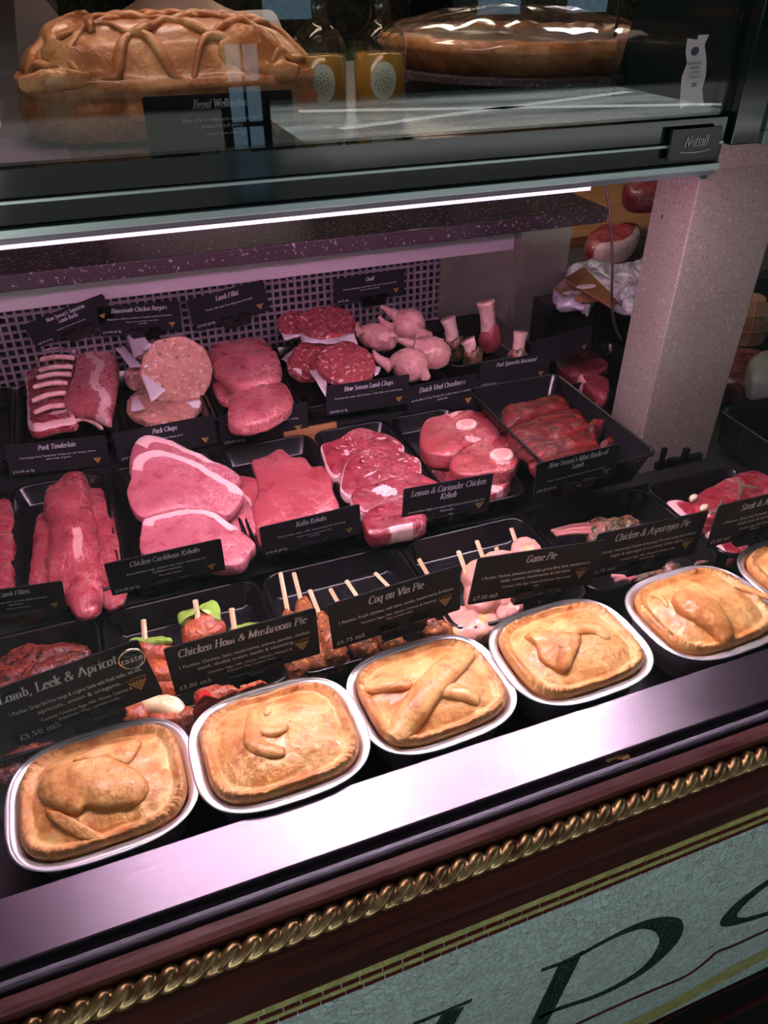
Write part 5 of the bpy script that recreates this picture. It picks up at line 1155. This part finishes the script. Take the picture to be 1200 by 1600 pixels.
# cable
M_cab = mat('dark_red_cable', (.018,.004,.004), .5)
b = MB(); yc_ = .80; P = [aty(u, v, yc_ + .02*math.sin(v/90)) for u, v in ((975,-40),(962,50),(950,130),(945,200),(944,260),(952,330),(957,400),(956,450),(957,490),(963,515),(970,530))]
b.tube(line(P, 60), .0016, 8); o = b.build('hanging_cable', M_cab); tag(o, 'thin dark red cable hanging down beside the pillar', 'cable')
# netted roasts to the right of the pillar
M_net = mat('roast_net', (.65,.35,.22), .5)
def roast(u, v, y, rx, rz, label, m):
    c = aty(u, v, y); t = thing('netted_joint', (c.x, c.y, c.z-rz), label, 'meat', 'netted joints right of the pillar')
    b = MB(); n1, n2 = 18, 28; vs = []
    pos = lambda th, ph, s_=1: Vector((c.x+rx*s_*math.sin(th)*math.cos(ph)*(1+.05*math.cos(th*12)), c.y+rx*s_*math.sin(th)*math.sin(ph), c.z+rz*s_*math.cos(th)))
    b.loft([[pos(PI*(i+.3)/(n1+.6), 2*PI*j/n2) for j in range(n2)] for i in range(n1+1)]); b.build('meat', m, t)
    b = MB()
    for j in range(6): b.tube([pos(PI*(i+.5)/21, 2*PI*j/6, 1.02) for i in range(21)], .0011, 5)
    for i in range(1, 6): b.tube([pos(PI*i/6, 2*PI*j/24, 1.02) for j in range(25)], .0011, 5)
    b.build('string_net', M_net, t)
m_bird = meat('roast_skin', (.50,.30,.17), (.34,.17,.10), (.6,.4,.25), 20, .2, 12)
roast(1082, 505, 1.15, .040, .060, 'pale netted poultry joint standing just right of the pillar', m_bird)
roast(1165, 505, 1.12, .045, .060, 'larger netted joint with orange string, right of the pale one', m_bird)
hd = MB(); hd.box((.98, 1.04, -.16), (1.9, 1.6, -.085)); 
rt = MB(); c = aty(1110, 570, 1.12); rt.box((c.x-.12, 1.02, -.06), (c.x+.35, 1.18, aty(1110, 560, 1.12).z)); o = rt.build('joint_shelf', M_blackm, smooth=False); tag(o, 'low black shelf under the netted joints', 'shelf')
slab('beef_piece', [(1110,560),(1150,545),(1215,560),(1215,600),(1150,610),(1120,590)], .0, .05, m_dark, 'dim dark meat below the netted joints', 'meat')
M_bag = mat('pale_bag', (.30,.30,.27), .4)
slab('pale_package', [(1175,560),(1230,545),(1240,590),(1180,600),(1170,580)], .03, .05, M_bag, 'pale rounded package at the right edge below the netted joints', 'package')
# empty tray clip beside pillar base
b = MB(); p0, p1 = aty(1028, 728, .70), aty(1080, 708, .70)
for (u0, v0, u1, v1) in ((1028, 700, 1042, 735), (1042, 715, 1056, 730), (1064, 700, 1078, 722)):
    a, e = aty(u0, v1, .70), aty(u1, v0, .70); b.box((a.x, .698, a.z), (e.x, .703, e.z))
b.box((p0.x-.002, .698, p0.z-.006), (p1.x+.02, .705, p0.z+.004)); o = b.build('empty_card_clip', M_black, smooth=False); tag(o, 'empty black card clip in front of the pillar foot', 'clip')

# ------------------------------------------------------------------ behind the upper shelf: shop interior
M_green2 = mat('dim_green_tiles', (.10,.12,.05), .5); k = N(M_green2); k.link(k.ramp(k.noise(14, 6, 2), [(.3, (.02,.03,.015)), (.55, (.12,.12,.05)), (.8, (.35,.28,.14))]), k.b.inputs['Base Color'])
sh = thing('wall_shelving', (1.0, 3.2, -1.0), 'tall dim shelving along the back of the shop', 'shelving')
b = MB()
for z in (-.2, .15, .48, .80): b.box((-.8, 3.0, z), (3.6, 3.4, z+.03))
b.build('shelf_boards', M_steeld, sh, smooth=False)
b = MB(); b.box((-.8, 3.4, -1), (3.6, 3.45, 1.4)); b.build('back_board', M_green2, sh, smooth=False)
b = MB(); 
for x in (-.8, .3, 1.4, 2.5, 3.57): b.box((x, 3.0, -1), (x+.03, 3.4, 1.4))
b.build('uprights', M_blackm, sh, smooth=False)
cols = [(.40,.30,.08), (.10,.16,.06), (.45,.10,.05), (.30,.28,.24), (.50,.40,.14), (.05,.06,.08)]
jm = [mat('jar_%s' % n_, c, .25) for n_, c in zip(('amber', 'green', 'red', 'grey', 'yellow', 'navy'), cols)]
cn = ['amber', 'green', 'red', 'grey', 'yellow', 'navy']
jar_me = {}
for zi, z in enumerate((.18, .51)):
    x = -.5; i = 0
    while x < 3.4:
        ci = random.randrange(6)
        if ci not in jar_me:
            b = MB(); b.lathe([(.001, 0), (.042, 0), (.045, .006), (.045, .10), (.034, .118), (.034, .122), (.038, .122), (.038, .140), (.001, .140)], (0, 0, 0), 20); o = b.build('jar', jm[ci], loc=(0, 0, 0), auto=.6); jar_me[ci] = o
        else: o = jar_me[ci].copy(); COL.objects.link(o)
        o.location = (x, 3.15+random.uniform(-.04, .05), z); tag(o, 'small dim %s jar on the %s back shelf' % (cn[ci], ('lower', 'upper')[zi]), 'jar', '%s jars on the %s back shelf' % (cn[ci], ('lower', 'upper')[zi])); x += random.uniform(.13, .26); i += 1
# dark partition and pale board at the top left
b = MB(); b.box((-.9, 1.55, -1), (.03, 1.60, 1.2)); o = b.build('dark_partition', mat('brown_partition', (.05,.035,.03), .5), smooth=False); tag(o, 'dark brown partition at the far left behind the lattice pastry', 'partition')
b = MB(); P = [aty(u, v, 1.3) for u, v in ((20,-30),(60,-15),(95,30),(60,90),(45,150),(30,120))]
b.loft([P, [p+Vector((0, .01, 0)) for p in P]]); o = b.build('pale_board', mat('grey_board', (.20,.17,.17), .5), smooth=False); tag(o, 'grey rounded board standing behind the left end of the pastry', 'board')
# shop worker behind the case
def person(px, py, zf):
    t = thing('person', (px, py, zf), 'person in a white coat and dark blue apron behind the counter, arm folded', 'person')
    def skin(name, verts, edges, rad, m, sub=2):
        me = bpy.data.meshes.new(name); me.from_pydata([Vector(v) for v in verts], edges, []); o = bpy.data.objects.new(name, me); COL.objects.link(o)
        s_ = o.modifiers.new('k', 'SKIN'); 
        for i, r in enumerate(rad): me.skin_vertices[0].data[i].radius = (r, r) if not isinstance(r, tuple) else r
        me.skin_vertices[0].data[0].use_root = True
        u_ = o.modifiers.new('u', 'SUBSURF'); u_.levels = sub; u_.render_levels = sub
        bpy.context.view_layer.update(); me2 = bpy.data.meshes.new_from_object(o.evaluated_get(bpy.context.evaluated_depsgraph_get())); o.modifiers.clear(); o.data = me2
        me2.materials.clear(); me2.materials.append(m); me2.polygons.foreach_set('use_smooth', [True]*len(me2.polygons)); o.parent = t; return o
    V = [(0,0,.95),(0,0,1.15),(0,0,1.38),(0,0,1.50),(0,-.01,1.56),(0,-.02,1.66),(0,-.015,1.74),
         (.10,0,.90),(.11,0,.50),(.11,.02,.09),(.11,-.12,.04),(-.10,0,.90),(-.11,0,.50),(-.11,.02,.09),(-.11,-.12,.04),
         (.17,0,1.42),(.25,-.02,1.18),(.06,-.24,1.20),(-.03,-.27,1.22),(-.17,0,1.42),(-.25,-.02,1.18),(-.06,-.24,1.16),(.03,-.27,1.16)]
    Ed = [(0,1),(1,2),(2,3),(3,4),(4,5),(5,6),(0,7),(7,8),(8,9),(9,10),(0,11),(11,12),(12,13),(13,14),(2,15),(15,16),(16,17),(17,18),(2,19),(19,20),(20,21),(21,22)]
    Rr = [.14,.13,.15,.06,.055,.085,.07,.09,.062,.04,.03,.09,.062,.04,.03,.06,.045,.033,.028,.06,.045,.033,.028]
    M_skin = mat('skin', (.62,.38,.29), .5, sss=.1); body = skin('body', V, Ed, Rr, M_skin)
    V = [(0,0,.95),(0,0,1.15),(0,0,1.36),(0,0,1.47),(.17,0,1.42),(.25,-.02,1.18),(.08,-.225,1.20),(-.17,0,1.42),(-.25,-.02,1.18),(-.08,-.225,1.16)]
    skin('white_coat', V, [(0,1),(1,2),(2,3),(2,4),(4,5),(5,6),(2,7),(7,8),(8,9)], [.17,.16,.18,.075,.08,.065,.055,.08,.065,.055], mat('white_coat_cloth', (.62,.54,.54), .8))
    ap = MB(); ap.loft([[(x, -.155-.03*math.cos(x*9)+.02*(z-1), z) for x in (-.16, -.08, 0, .08, .16)] + [(x, -.165-.03*math.cos(x*9)+.02*(z-1), z) for x in (.16, .08, 0, -.08, -.16)] for z in (.45, .7, .9, 1.1, 1.25)])
    o = ap.build('apron', mat('navy_apron', (.02,.03,.07), .7), None); o.location = (0, 0, .45); o.parent = t; o.location = (0, -.17, .45)
    h_ = MB(); h_.blob(ellipse(.088, .10, 32), .14, (0, .005, 1.735), 2.2, .004, 40, 8); o = h_.build('hair', mat('brown_hair', (.05,.03,.02), .6), None); o.parent = t
    for sx in (-1, 1):
        e = MB(); e.lathe([(.001, -.010), (.008, -.007), (.011, 0), (.008, .007), (.001, .010)], (sx*.032, -.098, 1.675), 12); o = e.build('eye', mat('eye', (.7,.7,.7), .2), None); o.parent = t
        e = MB(); e.blob(ellipse(.008, .016, 16), .045, (sx*.088, -.01, 1.66), 2, 0, 10, 5); o = e.build('ear', M_skin, None); o.parent = t
        for f_ in range(4):
            z0_ = 1.235 - f_*.018 if sx < 0 else 1.175 - f_*.018; e = MB(); L = [(sx*.03, -.275, z0_), (sx*.065, -.285, z0_+.002), (sx*(.095-.004*abs(f_-1)), -.272, z0_)]; e.tube(line(L, 8), [.0095-.0004*i for i in range(9)], 8); o = e.build('finger', M_skin, None); o.parent = t
        e = MB(); e.tube(line([(sx*.02, -.28, (1.235 if sx < 0 else 1.175)+.01), (sx*.035, -.295, (1.235 if sx < 0 else 1.175)+.03), (sx*.05, -.295, (1.235 if sx < 0 else 1.175)+.038)], 8), .010, 8); o = e.build('thumb', M_skin, None); o.parent = t
    e = MB(); e.tube(line([(0, -.10, 1.69), (0, -.122, 1.655), (0, -.108, 1.645)], 8), [.008]*5+[.013]*4, 10); o = e.build('nose', M_skin, None); o.parent = t
    e = MB(); e.tube(line([(-.025, -.098, 1.612), (0, -.108, 1.610), (.025, -.098, 1.612)], 8), .005, 8); o = e.build('mouth', mat('lips', (.5,.2,.18), .5), None); o.parent = t
    return t
person(.26, 1.88, -1.0)
